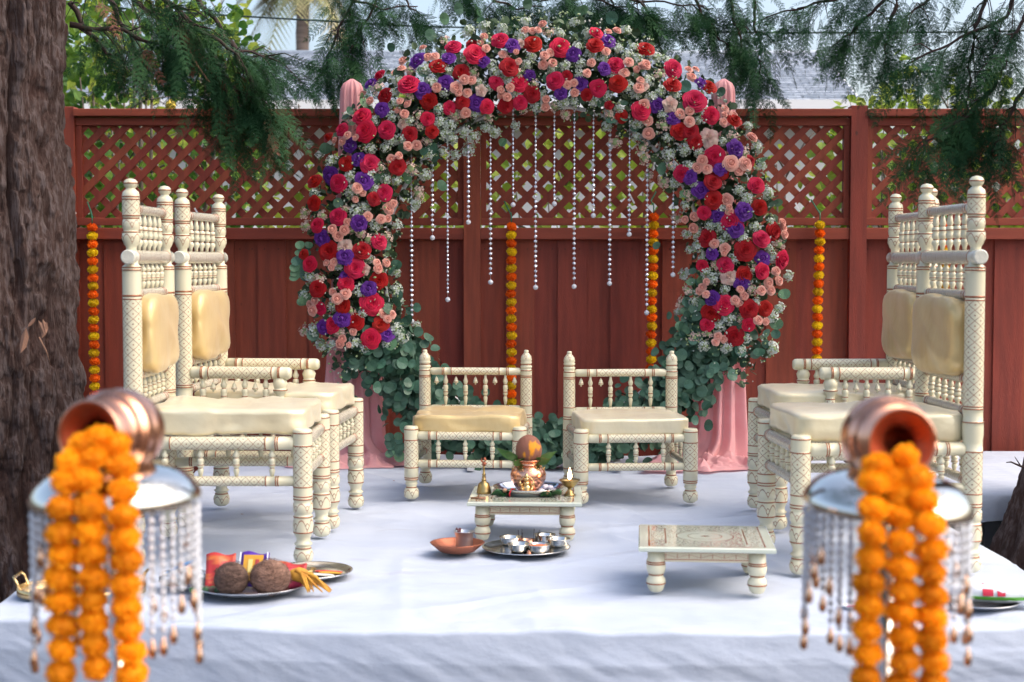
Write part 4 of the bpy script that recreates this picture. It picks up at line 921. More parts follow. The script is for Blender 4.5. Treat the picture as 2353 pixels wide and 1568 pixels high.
for k, (u, v0, n, first, wh) in enumerate(GAR):
    Y = 9.50; a = W(u, v0+9, Y); t_ = thing('marigold_garland', f'orange and yellow marigold garland {wh}', 'garland', a, group='marigold garlands on the fence')
    pitch = .0522; mb = MB(); tube(mb, [(0, 0, .09), (0, 0, -pitch*n)], .0015, 4); build('string', mb, m_green, t_)
    mb = MB(); tube(mb, [(-.045 if k != 3 else .02, .06, .16), (-.015, .03, .10), (.0, 0, .07), (0, 0, .02)], .0045, 5); build('hook', mb, m_green, t_)
    box(mb := MB(), -.065, -.055, .05, .054, .13, .19, M4=Matrix.Rotation(-.5, 4, 'Y')); build('tape', mb, m_white_metal, t_, False)
    for i in range(n):
        ye = (i+first) % 2 == 1; me = random.choice(me_ye if ye else me_or)
        obj('yellow_marigold' if ye else 'orange_marigold', me, t_, (random.gauss(0, .0015)-.0008*i*(u > 1300), 0, -i*pitch), (random.uniform(-.25, .25), random.uniform(-.25, .25), random.random()*6), (.0335, .0335, .0325))

# ------------------------------------------------------------------ thrones
def leg_profile(h=.529, r=.039):
    s = h/.529; q = lambda z: z*s
    P_ = [(0, .020), (.004, .027), (.012, .036, 3), (.032, r+.001, 3), (.05, .036)]
    P_ += ring(q(.060), .031)+[(q(.066), .026), (q(.073), .035), (q(.078), .036), (q(.085), .027), (q(.10), .028), (q(.116), .036)]
    P_ += ring(q(.123), .038)+[(q(.126), r-.001, 3), (q(.150), r+.002, 3), (q(.176), r-.002, 0)]+ring(q(.184), .037)+[(q(.19), .034), (q(.197), .034), (q(.203), r, 3), (q(.236), r, 3), (q(.241), .034)]
    P_ += [(q(.247), r-.001)]+ring(q(.254), r-.001)+ring(q(.265), r-.001)+[(q(.27), r-.001), (q(.298), r-.001)]+ring(q(.302), r-.001)+[(q(.306), r-.001, 1), (q(.458), r-.001, 1)]+ring(q(.463), r-.001)
    return P_
def full_leg(h=.529, r=.039): s = h/.529; return leg_profile(h, r)+[(.47*s, r-.001), (.51*s, r-.001)]+ring(.514*s, r-.001)+[(.52*s, r-.001), (.526*s, r-.004), (.529*s, r-.010), (.529*s, .003)]
def post_profile():
    r = .037
    P_ = leg_profile()+[(.50, r), (.53, r+.003), (.56, r+.003)]+ring(.575, r+.002)+[(.58, r), (.61, r)]+ring(.625, r)+ring(.635, r)+[(.64, r, 1), (1.033, r, 1)]+ring(1.037, r)+ring(1.05, r, .004)+[(1.055, r), (1.14, r)]+ring(1.15, r)+ring(1.16, r)
    P_ += [(1.163, r), (1.172, .026), (1.20, .024), (1.232, .020), (1.24, .021), (1.25, .028, 3), (1.272, .0365, 3), (1.292, .035)]+ring(1.297, .034)+[(1.301, .029), (1.305, .029), (1.312, .033, 3), (1.33, .0345, 3), (1.345, .032)]+ring(1.350, .031)+[(1.355, .033)]+ring(1.361, .034)+[(1.366, .034, 1), (1.418, .034, 1)]+ring(1.424, .034)+ring(1.434, .034)
    P_ += [(1.438, .034), (1.452, .031), (1.460, .022), (1.464, .018), (1.467, .017), (1.471, .022), (1.479, .0265)]+ring(1.486, .0268)+[(1.494, .025), (1.501, .018), (1.505, .004)]
    return P_
def rail(p0, p1, r, mats, name, parent, seg=14, plain=.22, nd=3, pitch=.034):
    M4, L = aim(p0, p1); e = plain*L; mb = MB()
    P_ = [(0, r*.7), (.008, r*.95), (.018, r)]+ring(e*.55, r)+ring(e*.62, r)+ring(e-.006, r)+[(e, r, 1), (L-e, r, 1)]+ring(L-e+.006, r)+ring(L-e*.62, r)+ring(L-e*.55, r)+[(L-.018, r), (L-.008, r*.95), (L, r*.7)]
    lathe(mb, P_, seg, M4, nd, pitch); return build(name, mb, mats, parent)
SP_A = [(0, .45), (.10, .55), (.2, 1.0), (.26, .85), (.3, .62, 2), (.325, .62), (.36, .95), (.45, 1.0), (.5, .8), (.55, .95, 2), (.58, .95), (.64, .95), (.68, .6, 2), (.70, .6), (.76, .85), (.86, .7), (1, .45)]
_spc = {}
def spindle(p0, p1, r, mats, parent, name='spindle'):
    L = (Vector(p1)-Vector(p0)).length; key = (round(L, 3), r, id(mats))
    if key not in _spc:
        mb = MB(); lathe(mb, [((q[0]*L), q[1]*r, *(q[2:])) for q in SP_A], 9); _spc[key] = mb.mesh(name, mats)
    M4, _ = aim(p0, p1); o = obj(name, _spc[key], parent); o.location = M4.to_translation(); o.rotation_euler = M4.to_euler(); return o
_bell = None
def bell(p_, parent, name='bell'):
    global _bell
    if _bell is None:
        mb = MB(); lathe(mb, [(-.036, .003), (-.034, .012), (-.028, .014, 2), (-.026, .013), (-.018, .010), (-.008, .007), (-.004, .003), (.0, .0015)], 9); lathe(mb, [(-.044, .002), (-.041, .005), (-.036, .004)], 6); tube(mb, [(0, 0, -.002), (.003, 0, .006), (0, 0, .014)], .0012, 4, 2); _bell = mb.mesh(name, LAQ)
    return obj(name, _bell, parent, p_)
def cushion(sx, sy, sz, M4, m_, parent, seed, amp=.004, p=4.5, name='seat_cushion'):
    def fn(q):
        a = float(fbm(np.array(q.x*9+seed*5+30), np.array(q.y*5+q.z*9+seed+30), 3)-.47); b = float(vn(np.array(q.x*28+seed+80+q.y*8), np.array(q.z*9+q.y*4+9)))-.5
        k = 1+.0; n_ = Vector((q.x/sx, q.y/sy, q.z/sz*1.5)); n_.normalize(); return q+n_*(a*amp*3+b*amp*2.2)
    mb = MB(); rbox(mb, sx, sy, sz, p, 16, fn, M4); return build(name, mb, m_, parent)
TD, TW = .66, .58
def make_throne(name, label):
    t_ = thing(name, label, 'throne chair'); hx, hy = TD/2, TW/2
    mpost = lathe(MB(), post_profile(), 20).mesh('back_post', LAQ); mleg = lathe(MB(), full_leg(), 20).mesh('front_leg', LAQ)
    for sy in (-1, 1): obj('back_post', mpost, t_, (-hx, sy*hy, 0)); obj('front_leg', mleg, t_, (hx, sy*hy, 0), (0, 0, sy))
    # back
    mb = MB(); L = TW+.12; M4, _ = aim((-hx, -L/2, 1.20), (-hx, L/2, 1.20)); r = .028
    lathe(mb, [(0, .0005), (0, .0238), (0, .0245), (.0008, .0255), (.003, r), (.005, r+.001), (.014, r+.001)]+ring(.08, r)+[(.09, r, 1), (L-.09, r, 1)]+ring(L-.08, r)+[(L-.014, r+.001), (L-.005, r+.001), (L-.003, r), (L-.0008, .0255), (L, .0245), (L, .0238), (L, .0005)], 18, M4, 6, .022); build('crest_rail', mb, LAQW, t_)
    rail((-hx, -hy+.03, 1.387), (-hx, hy-.03, 1.387), .020, LAQW, 'finial_rail', t_, 12, .14, 5, .022)
    rail((-hx, -hy+.03, 1.055), (-hx, hy-.03, 1.055), .020, LAQW, 'back_rail', t_, 12, .14, 5, .022)
    rail((-hx, -hy+.03, .735), (-hx, hy-.03, .735), .021, LAQW, 'back_rail', t_, 12, .14, 5, .022)
    rail((-hx, -hy+.03, .610), (-hx, hy-.03, .610), .021, LAQW, 'back_rail', t_, 12, .14, 5, .022)
    for k in range(5):
        y = (k-2)*.085; spindle((-hx, y, 1.228), (-hx, y, 1.368), .0165, LAQ, t_)
    for k in range(6):
        y = (k-2.5)*.078; spindle((-hx, y, 1.172), (-hx, y, 1.074), .016, LAQ, t_); spindle((-hx, y, .629), (-hx, y, .716), .0155, LAQ, t_)
    cushion(.125, TW-.07, .312, Matrix.Translation((-hx+.022, 0, .895)), m_satin, t_, 3, .008, 4.6, 'back_cushion')
    cushion(TD-.01, TW-.03, .108, Matrix.Translation((.015, 0, .552)), m_satin2, t_, 8, .009, 14, 'seat_cushion')
    # underskirt of cushion frame
    for sy in (-1, 1):
        rail((-hx+.03, sy*hy, .472), (hx-.03, sy*hy, .472), .026, LAQ, 'seat_rail', t_, 14, .2, 4, .040)
        rail((-hx+.03, sy*hy, .323), (hx-.03, sy*hy, .323), .020, LAQ, 'lower_rail', t_, 12, .2, 3, .034)
        for k in range(4): spindle((-.21+k*.14, sy*hy, .448), (-.21+k*.14, sy*hy, .341), .0145, LAQ, t_)
    for sx in (-1, 1):
        rail((sx*hx, -hy+.03, .470), (sx*hx, hy-.03, .470), .024, LAQW, 'cross_rail', t_, 12, .12, 5, .022)
        rail((sx*hx, -hy+.03, .345), (sx*hx, hy-.03, .345), .020, LAQW, 'cross_rail', t_, 12, .12, 5, .022)
        for k in range(5): spindle((sx*hx, (k-2)*.092, .447), (sx*hx, (k-2)*.092, .364), .014, LAQ, t_)
    return t_
def add_arms(t_):
    hx, hy = TD/2, TW/2
    for sy in (-1, 1):
        rail((-hx+.03, sy*hy, .690), (.155, sy*hy, .690), .0275, LAQ, 'armrest', t_, 16, .2, 4, .040)
        mb = MB(); lathe(mb, [(0, .026, 3), (.035, .025, 3), (.05, .020)]+ring(.056, .020)+[(.062, .017), (.075, .019), (.085, .030)]+ring(.094, .031)+[(.10, .026), (.108, .029), (.125, .033), (.14, .026), (.148, .02)], 16); build('arm_support', mb, LAQ, t_, loc=(.105, sy*hy, .520))
        for k in range(4):
            x = -.245+k*.095; spindle((x, sy*hy, .664), (x, sy*hy, .525), .0155, LAQ, t_, 'arm_spindle')
            if k < 3: bell((x+.047, sy*hy, .648), t_)
L1 = make_throne('throne_chair', 'cream and copper high-backed throne with gold cushions, no armrests, nearest the big trunk'); L1.location = (-1.15, 6.225, 0); L1.rotation_euler.z = math.radians(0)
R1 = dup(L1); R1.location = (1.405, 6.03, 0); R1.rotation_euler.z = PI+math.radians(3); R1['label'] = 'cream and copper high-backed throne without armrests behind the right copper pot'
L2 = dup(L1); add_arms(L2); L2.location = (-1.105, 7.02, 0); L2.rotation_euler.z = math.radians(-5); L2['label'] = 'cream and copper high-backed throne with belled armrests, between left throne and arch'
R2 = dup(L2); R2.location = (1.505, 6.99, 0); R2.rotation_euler.z = PI+math.radians(1); R2['label'] = 'cream and copper high-backed throne with belled armrests, between arch and rear right fence'
for q in (L1, R1, L2, R2): q['group'] = 'high-backed throne chairs'; q['category'] = 'throne chair'

# ------------------------------------------------------------------ low chairs
def make_low(label, loc, rz, bells, sat):
    t_ = thing('low_chair', label, 'chair', loc, rz, 'low cream and copper ceremony chairs'); w_, d_ = .54, .545; hy, hx = w_/2, d_/2
    r = .036
    P_ = [(0, .020), (.005, .028), (.012, .036, 3), (.034, .0385, 3), (.052, .034)]+ring(.060, .027)+[(.066, .024), (.076, .031), (.08, .031), (.086, .026), (.092, .032)]+ring(.099, .034)+ring(.108, .0345)+[(.112, r), (.155, r)]+ring(.159, r)+[(.162, r, 1), (.293, r, 1)]+ring(.296, r)+[(.30, r), (.345, r)]+ring(.349, r)+[(.355, r), (.362, r-.003), (.366, r-.008), (.366, .003)]
    ml = lathe(MB(), P_, 20).mesh('front_leg', LAQ)
    rb = .031
    PB = [(0, .020), (.005, .028), (.012, .034, 3), (.034, .037, 3), (.052, .033)]+ring(.060, .027)+[(.07, .024), (.09, .031)]+ring(.10, .031)+[(.11, rb+.002), (.16, rb+.002, 1), (.30, rb+.002, 1)]+ring(.303, rb+.002)+[(.31, rb+.002), (.35, rb+.002)]+ring(.36, rb+.002)+ring(.372, rb)+[(.38, rb), (.415, rb)]+ring(.42, rb)+[(.427, rb, 1), (.566, rb, 1)]+ring(.57, rb)+ring(.578, rb)+[(.582, rb), (.60, rb)]+ring(.606, rb)+[(.612, rb-.003), (.618, rb-.003), (.622, rb), (.630, rb), (.634, rb-.005)]+ring(.638, rb-.004)+[(.643, rb-.001), (.65, rb)]+[(.655, rb-.004), (.662, rb, 3), (.682, rb-.004, 3), (.697, .014), (.699, .012), (.702, .013), (.712, .012), (.714, .009), (.715, .002)]
    mbk = lathe(MB(), PB, 18).mesh('back_post', LAQ)
    for sy in (-1, 1): obj('front_leg', ml, t_, (hx, sy*hy, 0), (0, 0, sy)); obj('back_post', mbk, t_, (-hx, sy*hy, 0))
    for z, rr in ((.600, .020), (.401, .0195)): rail((-hx, -hy+.028, z), (-hx, hy-.028, z), rr, LAQ, 'back_rail', t_, 14, .25, 3, .036)
    for k in range(4): y = (k-1.5)*.106; spindle((-hx, y, .581), (-hx, y, .420), .0135, LAQ, t_)
    for k in bells: bell((-hx, (k-2)*.104, .572), t_)
    rail((hx, -hy+.03, .318), (hx, hy-.03, .318), .0215, LAQ, 'front_rail', t_, 14, .22, 3, .036); rail((hx, -hy+.03, .178), (hx, hy-.03, .178), .0195, LAQ, 'front_rail', t_, 14, .22, 3, .036)
    for k in range(3): y = (k-1)*.135; spindle((hx, y, .298), (hx, y, .197), .0135, LAQ, t_)
    for sy in (-1, 1):
        rail((-hx+.03, sy*hy, .318), (hx-.03, sy*hy, .318), .021, LAQW, 'side_rail', t_, 12, .12, 5, .022); rail((-hx+.03, sy*hy, .178), (hx-.03, sy*hy, .178), .018, LAQW, 'side_rail', t_, 12, .12, 5, .022)
        for k in range(3): x = (k-1)*.12; spindle((x, sy*hy, .298), (x, sy*hy, .196), .0125, LAQ, t_)
    rail((-hx, -hy+.03, .318), (-hx, hy-.03, .318), .020, LAQ, 'back_rail', t_, 12, .25, 3, .036)
    cushion(d_-.02, w_-.005, .088, Matrix.Translation((.015, 0, .372)), sat, t_, 5 if sat is m_satin else 9, .012 if sat is m_satin else .006, 14)
    return t_
make_low('low cream chair with wrinkled gold cushion and five little bells, left of the other', (-.213, 7.80, 0), -PI/2+math.radians(-4), range(5), m_satin)
make_low('low cream chair with smooth pale cushion in front of the right draped post', (.588, 7.69, 0), -PI/2+math.radians(4), (0, 1), m_satin2)

# ------------------------------------------------------------------ small tables
m_tabletop = bpy.data.materials.new('painted_tabletop'); m_tabletop.use_nodes = True
def tabletop_nodes():
    t = m_tabletop.node_tree; p = t.nodes['Principled BSDF']; p.inputs['Roughness'].default_value = .09; p.inputs['Coat Weight'].default_value = .6
    tc = N(t, 'ShaderNodeTexCoord'); s = N(t, 'ShaderNodeSeparateXYZ'); t.links.new(tc.outputs['Object'], s.inputs[0]); x, y = s.outputs[0], s.outputs[1]
    ax = M(t, 'ABSOLUTE', x); ay = M(t, 'ABSOLUTE', y)
    def line(v, c, w_): return M(t, 'LESS_THAN', M(t, 'ABSOLUTE', M(t, 'SUBTRACT', v, c)), w_)
    k = M(t, 'MAXIMUM', M(t, 'MULTIPLY', line(ax, .205, .0035), M(t, 'LESS_THAN', ay, .208)), M(t, 'MULTIPLY', line(ax, .145, .003), M(t, 'LESS_THAN', ay, .16)))
    k = M(t, 'MAXIMUM', k, M(t, 'MULTIPLY', line(ay, .205, .0035), M(t, 'LESS_THAN', ax, .208)))
    r = M(t, 'SQRT', M(t, 'ADD', M(t, 'MULTIPLY', x, x), M(t, 'MULTIPLY', y, y)))
    k = M(t, 'MAXIMUM', k, M(t, 'MAXIMUM', line(r, .105, .0025), line(r, .062, .0022)))
    ang = M(t, 'ARCTAN2', y, x); k = M(t, 'MAXIMUM', k, M(t, 'LESS_THAN', r, M(t, 'MULTIPLY_ADD', M(t, 'COSINE', M(t, 'MULTIPLY', ang, 8.0)), .008, .013)))
    wv = N(t, 'ShaderNodeTexVoronoi'); wv.inputs['Scale'].default_value = 70; wv.feature = 'DISTANCE_TO_EDGE'; t.links.new(tc.outputs['Object'], wv.inputs[0])
    fine = M(t, 'LESS_THAN', wv.outputs['Distance'], .12); zone = M(t, 'MAXIMUM', M(t, 'MULTIPLY', M(t, 'GREATER_THAN', ax, .15), M(t, 'LESS_THAN', ax, .198)), M(t, 'MULTIPLY', M(t, 'GREATER_THAN', r, .112), M(t, 'LESS_THAN', ax, .138)))
    zone = M(t, 'MULTIPLY', zone, M(t, 'LESS_THAN', ay, .198))
    c = mix(t, M(t, 'MULTIPLY', M(t, 'MULTIPLY', fine, zone), .55), (.60, .64, .53), (.22, .13, .09)); c = mix(t, k, c, (.25, .07, .04)); t.links.new(c, p.inputs['Base Color'])
tabletop_nodes()
m_apron = bpy.data.materials.new('painted_apron'); m_apron.use_nodes = True
def apron_nodes():
    t = m_apron.node_tree; p = t.nodes['Principled BSDF']; p.inputs['Roughness'].default_value = .3
    tc = N(t, 'ShaderNodeTexCoord'); s = N(t, 'ShaderNodeSeparateXYZ'); t.links.new(tc.outputs['Object'], s.inputs[0]); x, z = s.outputs[0], s.outputs[2]
    l = M(t, 'LESS_THAN', M(t, 'ABSOLUTE', M(t, 'SUBTRACT', z, .0135)), .0016); l = M(t, 'MAXIMUM', l, M(t, 'LESS_THAN', M(t, 'ABSOLUTE', M(t, 'ADD', z, .0125)), .0014))
    u = M(t, 'MULTIPLY', x, 24.0); wv = M(t, 'MULTIPLY', M(t, 'SINE', M(t, 'MULTIPLY', u, PI)), .0045); l2 = M(t, 'LESS_THAN', M(t, 'ABSOLUTE', M(t, 'SUBTRACT', z, wv)), .0009)
    d = M(t, 'ABSOLUTE', M(t, 'SUBTRACT', M(t, 'FRACT', u), .5)); l3 = M(t, 'MULTIPLY', M(t, 'LESS_THAN', d, .05), M(t, 'LESS_THAN', M(t, 'ABSOLUTE', z), .008)); l = M(t, 'MAXIMUM', l, M(t, 'MULTIPLY', M(t, 'MAXIMUM', l2, l3), .6))
    t.links.new(mix(t, l, (.70, .62, .44), (.42, .13, .06)), p.inputs['Base Color'])
apron_nodes()
def low_table(label, loc, rz, name='low_table'):
    t_ = thing(name, label, 'table', loc, rz, 'low painted ceremony tables'); h = .172; hw = .232
    P_ = [(0, .021), (.006, .026), (.02, .031)]+ring(.030, .034)+[(.034, .035), (.045, .034), (.055, .027)]+ring(.062, .026)+[(.066, .030), (.08, .034), (.095, .035)]+ring(.101, .033)+ring(.108, .032)+[(.112, .031), (.15, .030)]
    ml = lathe(MB(), P_, 18).mesh('leg', LAQ)
    for sx in (-1, 1):
        for sy in (-1, 1): obj('leg', ml, t_, (sx*.180, sy*.175, 0))
    mb = MB(); box(mb, -.243, .243, -.235, .235, -.009, .009, bev=.004); o = build('tabletop', mb, m_tabletop, t_, False, loc=(0, 0, .161))
    for sy in (-1, 1):
        build('apron', box(MB(), -.150, .150, -.007, .007, -.021, .021), m_apron, t_, False, loc=(0, sy*.178, .130))
        build('apron', box(MB(), -.146, .146, -.007, .007, -.021, .021), m_apron, t_, False, loc=(sy*.183, 0, .130), rot=(0, 0, PI/2))
    return t_
TC = Vector((.062, 6.60, 0)); low_table('small painted table holding the copper pot and oil lamp', TC, math.radians(-2.5))
TR = Vector((.712, 5.58, 0)); low_table('small painted table standing empty before the right thrones', TR, math.radians(-5))
TZ = .1705

# ------------------------------------------------------------------ ceremonial items on the table
def plate(name, label, cat, loc, r, hgt, m_, lobes=0, group=None, rim=.012):
    mb = MB(); seg = 48; prof = [(.0, .0001), (.0, r*.70), (.002, r*.80), (hgt*.8, r*.97), (hgt, r), (hgt+.001, r+.003), (hgt-.001, r+.004), (hgt-.004, r), (-.0, r*.86), (-.0, r*.85)]
    prof = [(.0015, .0001), (.0015, r*.78), (.004, r*.86), (hgt*.85, r*.975), (hgt, r), (hgt, r+rim*.35), (hgt-.003, r+rim*.3), (hgt*.6, r*.97), (.002, r*.86), (0, r*.8), (0, .0001)]
    lathe(mb, prof, seg, cap=False)
    if lobes:
        mb.v = [((x*(1+.02*abs(math.cos(math.atan2(y, x)*lobes/2))), y*(1+.02*abs(math.cos(math.atan2(y, x)*lobes/2))), z)) for x, y, z in mb.v]
    o = build(name, mb, m_); o.location = loc; return tag(o, label, cat, group)
pc = G(1216, 1132, TZ); plate('steel_plate', 'deep steel plate holding the copper pot on the table', 'plate', pc+Vector((0, .0, 0)), .152, .030, m_steel, 10)
def kalash():
    t_ = thing('copper_pot', 'round polished copper pot topped with leaves and a painted coconut', 'pot', pc+Vector((-.004, .012, .004)))
    mb = MB(); lathe(mb, [(0, .030), (.006, .045), (.03, .066), (.055, .077), (.075, .079), (.092, .074), (.108, .060), (.116, .050)]+[(.118, .048), (.124, .045), (.130, .048), (.136, .058), (.140, .063), (.142, .062), (.138, .052), (.130, .044)], 36, cap=False); build('pot_body', mb, m_cop, t_)
    for k in range(12):
        a = 2*PI*k/12+.1; mb = MB(); M4 = Matrix.Rotation(a, 4, 'Z') @ Matrix.Translation((.0705, 0, .1)) @ Matrix.Rotation(PI/2+.35, 4, 'Y')
        n_ = 12; pts = [M4 @ Vector((.007*math.cos(q*2*PI/n_), .007*math.sin(q*2*PI/n_), 0)) for q in range(n_+1)]; tube(mb, pts, .0014, 4); build('ring_ornament', mb, m_gold, t_)
        mb = MB(); tube(mb, [Matrix.Rotation(a, 4, 'Z') @ Vector((.060, 0, .110)), Matrix.Rotation(a, 4, 'Z') @ Vector((.052, 0, .117))], .0013, 4); build('etched_line', mb, m_gold, t_)
    m_mango = mat('mango_leaf', (.05, .16, .035), .35, c2=(.12, .24, .06), scale=12)
    for a, el, L in ((PI+.1, .62, .125), (PI-.5, .5, .11), (.15, .55, .105), (-.5, .4, .08), (1.4, .6, .10), (-2.3, .35, .07)):
        d = Vector((math.cos(a)*math.cos(el), math.sin(a)*math.cos(el), math.sin(el))); sd = Vector((-math.sin(a), math.cos(a), 0)); up = d.cross(sd)*-1; s2 = (sd*.75+up*.9*(1 if math.cos(a) > 0 else -1)).normalized(); up = d.cross(s2)*-1; sd = s2; b = Vector((math.cos(a)*.03, math.sin(a)*.03, .132)); V = []
        for j in range(9):
            q = j/8; wv = .026*math.sin(PI*min(1, .12+q*.9))**.8*(1-q**6); c = b+d*L*1.12*q+Vector((0, 0, -.02*q*q))
            V += [c-sd*wv+up*.35*wv, c, c+sd*wv+up*.35*wv]
        build('mango_leaf', MB().add(V, [(j*3+i, j*3+i+1, (j+1)*3+i+1, (j+1)*3+i) for j in range(8) for i in range(2)]), m_mango, t_)
kalash()
def coco_fn(seed, r, amp=.02):
    def fn(q):
        n_ = q.normalized(); a = float(fbm(np.array(n_.x*2.2+seed+20), np.array(n_.z*2.2+n_.y*2+seed+20), 4)-.47); return q*(1+a*amp*3)
    return fn
m_painted_coco = mat('turmeric_coconut', (.24, .095, .06), .75, c2=(.72, .27, .01), scale=11, contrast=(.57, .63), bump=.5, bscale=60, bdist=.004, stretch=(1.4, 1, .8))
mb = MB(); rbox(mb, .116, .116, .134, 2, 12, coco_fn(2, 1)); ck = tag(build('coconut', mb, m_painted_coco), 'coconut painted with turmeric resting on top of the copper pot', 'coconut'); ck.location = pc+Vector((-.002, .012, .186))
# little gold seated figurine
def figurine():
    t_ = thing('gold_figurine', 'small golden seated figurine in front of the copper pot', 'figurine', pc+Vector((-.012, -.098, .003)))
    mb = MB()
    def ball(c, sx, sy, sz, rz=0, ry=0): lathe_s = MB(); rbox(mb, sx*2, sy*2, sz*2, 2, 6, None, Matrix.Translation(c) @ Matrix.Rotation(ry, 4, 'Y'))
    ball((0, 0, .030), .020, .016, .018); ball((0, 0, .050), .013, .011, .012); ball((-.022, -.006, .014), .018, .012, .008, 0, .2); ball((.022, -.006, .014), .018, .012, .008, 0, -.2)
    ball((0, -.002, .069), .010, .009, .011)
    tube(mb, [(-.015, 0, .050), (-.027, -.004, .044), (-.030, -.008, .060)], [.006, .005, .004], 7); tube(mb, [(.015, 0, .050), (.027, -.004, .044), (.030, -.008, .060)], [.006, .005, .004], 7)
    tube(mb, [(-.013, 0, .042), (-.024, -.012, .030), (-.016, -.018, .026)], [.006, .005, .004], 7); tube(mb, [(.013, 0, .042), (.024, -.012, .030), (.016, -.018, .026)], [.006, .005, .004], 7)
    build('figure', mb, m_gold, t_)
    mb = MB(); lathe(mb, [(0, .034), (.003, .036), (.006, .034), (.008, .028)], 18); build('pedestal', mb, m_gold, t_)
    mb = MB(); lathe(mb, [(.078, .009), (.082, .0105), (.088, .007), (.096, .002)], 10); build('crown', mb, m_gold, t_)
    mb = MB(); n_ = 16; tube(mb, [(.034*math.cos(PI*q/n_), .012, .035+.045*math.sin(PI*q/n_)) for q in range(n_+1)], .0025, 6); build('halo_arch', mb, m_gold, t_)
figurine()
m_wp = mat('pale_petal', (.80, .70, .74), .6)
t_ = thing('white_blossoms', 'small heap of pale pink-white blossoms on the steel plate', 'blossoms', pc+Vector((.082, -.055, .005)))
for k in range(9):
    mb = MB(); rbox(mb, .028, .026, .022, 2.2, 5); o = build('blossom', mb, m_wp, t_); o.location = ((k % 4)*.019-.03+random.uniform(-.004, .004), (k % 3)*.014-.015, .010+(.016 if k in (1, 5, 6) else 0))
mb = MB(); tube(mb, [(-.03, .02, .03), (-.045, .0, .010), (-.06, -.02, .018), (-.085, -.062, .032), (-.095, -.075, .012), (-.093, -.082, .004)], [.0035]*6, 6)
o = tag(build('red_thread', mb, mat('red_cotton', (.40, .01, .02), .8)), 'twisted red sacred thread draped over the plate rim', 'thread'); o.location = pc+Vector((.008, -.068, .003))
def handbell():
    p_ = G(1112, 1134, TZ); t_ = thing('hand_bell', 'brass hand bell with figure handle at the table corner', 'bell', p_)
    mb = MB(); lathe(mb, [(0, .030), (.004, .033), (.010, .031), (.028, .0275), (.042, .024), (.050, .016), (.052, .012), (.056, .010)], 24); build('bell_body', mb, m_brass, t_)
    mb = MB(); lathe(mb, [(.056, .010), (.062, .011), (.064, .007), (.072, .009), (.078, .006), (.084, .009), (.088, .005), (.11, .0045), (.125, .005)], 12); build('handle', mb, m_brass, t_)
    mb = MB(); tube(mb, [(0, 0, .122), (.002, 0, .134), (.006, 0, .146), (.003, 0, .158)], [.008, .009, .006, .004], 8); tube(mb, [(-.002, 0, .135), (-.012, 0, .145), (-.010, 0, .156)], [.005, .004, .002], 6); tube(mb, [(.004, 0, .135), (.013, 0, .128)], [.004, .002], 6); build('handle_figure', mb, m_cop_r, t_)
handbell()
def diya():
    p_ = G(1309, 1139, TZ); t_ = thing('oil_lamp', 'brass footed oil lamp burning at the table edge', 'lamp', p_)
    mb = MB(); lathe(mb, [(0, .025), (.003, .026), (.008, .021), (.02, .012), (.029, .008), (.033, .010), (.038, .020), (.048, .032), (.062, .041), (.068, .046), (.070, .045), (.062, .038), (.056, .030), (.055, .001)], 28); build('lamp_body', mb, m_brass, t_)
    mb = MB(); lathe(mb, [(.0605, .0005), (.0605, .034)], 20, cap=False); build('oil', mb, mat('ghee', (.75, .36, .06), .1), t_)
    mb = MB(); tube(mb, [(0, -.004, .058), (0, -.002, .074)], .002, 5); build('wick', mb, mat('burnt_wick', (.08, .03, .02), .9), t_)
    mb = MB(); lathe(mb, [(0, .002), (.006, .0075), (.015, .0095), (.027, .0075), (.040, .004), (.052, .0005)], 12); build('flame', mb, mat('flame', (1, .7, .4), .5, emit=((1.0, .62, .28), 14)), t_, loc=(0, -.002, .070))
diya()
m_betel = mat('betel_leaf', (.025, .10, .035), .3, c2=(.06, .17, .06), scale=15)
def leaf_pile(u, v, label, rots_, nut):
    t_ = thing('betel_leaves', label, 'leaves', G(u, v, TZ))
    for k, (dx, dy, rz, s_) in enumerate(rots_):
        V = []; 
        for j in range(7):
            q = j/6; wv = .5*math.sin(PI*min(1, .1+q*.95))**.7*(1-q**5)
            V += [(-wv*s_, (q-.5)*s_*1.35, .018*math.sin(q*3+k)+.35*wv*s_+.003), (0, (q-.5)*s_*1.35, .003+.004*k), (wv*s_, (q-.5)*s_*1.35, .018*math.sin(q*3+k)+.35*wv*s_+.003)]
        build('betel_leaf', MB().add(V, [(j*3+i, j*3+i+1, (j+1)*3+i+1, (j+1)*3+i) for j in range(6) for i in range(2)]), m_betel, t_, loc=(dx, dy, .001+.004*k), rot=(0, 0, rz))
    o = obj('nut', rbox(MB(), .021, .021, .018, 2, 6).mesh('betel_nut', mat('betel_nut', (.52, .28, .17), .6)), t_, nut)
leaf_pile(1155, 1141, 'betel leaves with a nut in front of the hand bell', [(-.02, 0, 1.4, .05), (.03, -.003, 1.75, .05), (.004, .005, 1.2, .045)], (.01, -.004, .026))
leaf_pile(1262, 1143, 'betel leaves with a nut in front of the oil lamp', [(-.012, -.002, 1.6, .042), (.022, .0, 1.35, .045), (.02, .01, .7, .04)], (-.008, -.006, .022))
t_ = thing('twig_bundle', 'little bundle of dry twigs on the left table corner', 'twigs', G(1100, 1149, TZ))
for k in range(5):
    mb = MB(); a = -.2+.15*k; tube(mb, [(-.035*math.cos(a), -.035*math.sin(a), .004+.002*k), (.03*math.cos(a), .03*math.sin(a), .005+.001*k)], .0024, 5); build('twig', mb, mat('dry_twig', (.25, .13, .08), .9) if k == 0 else bpy.data.materials['dry_twig'], t_)
# coins / foil at bell
o = tag(build('coin', lathe(MB(), [(0, .014), (.002, .014)], 16), m_steel), 'shiny coin lying at the foot of the hand bell', 'coin'); o.location = G(1100, 1143, TZ)

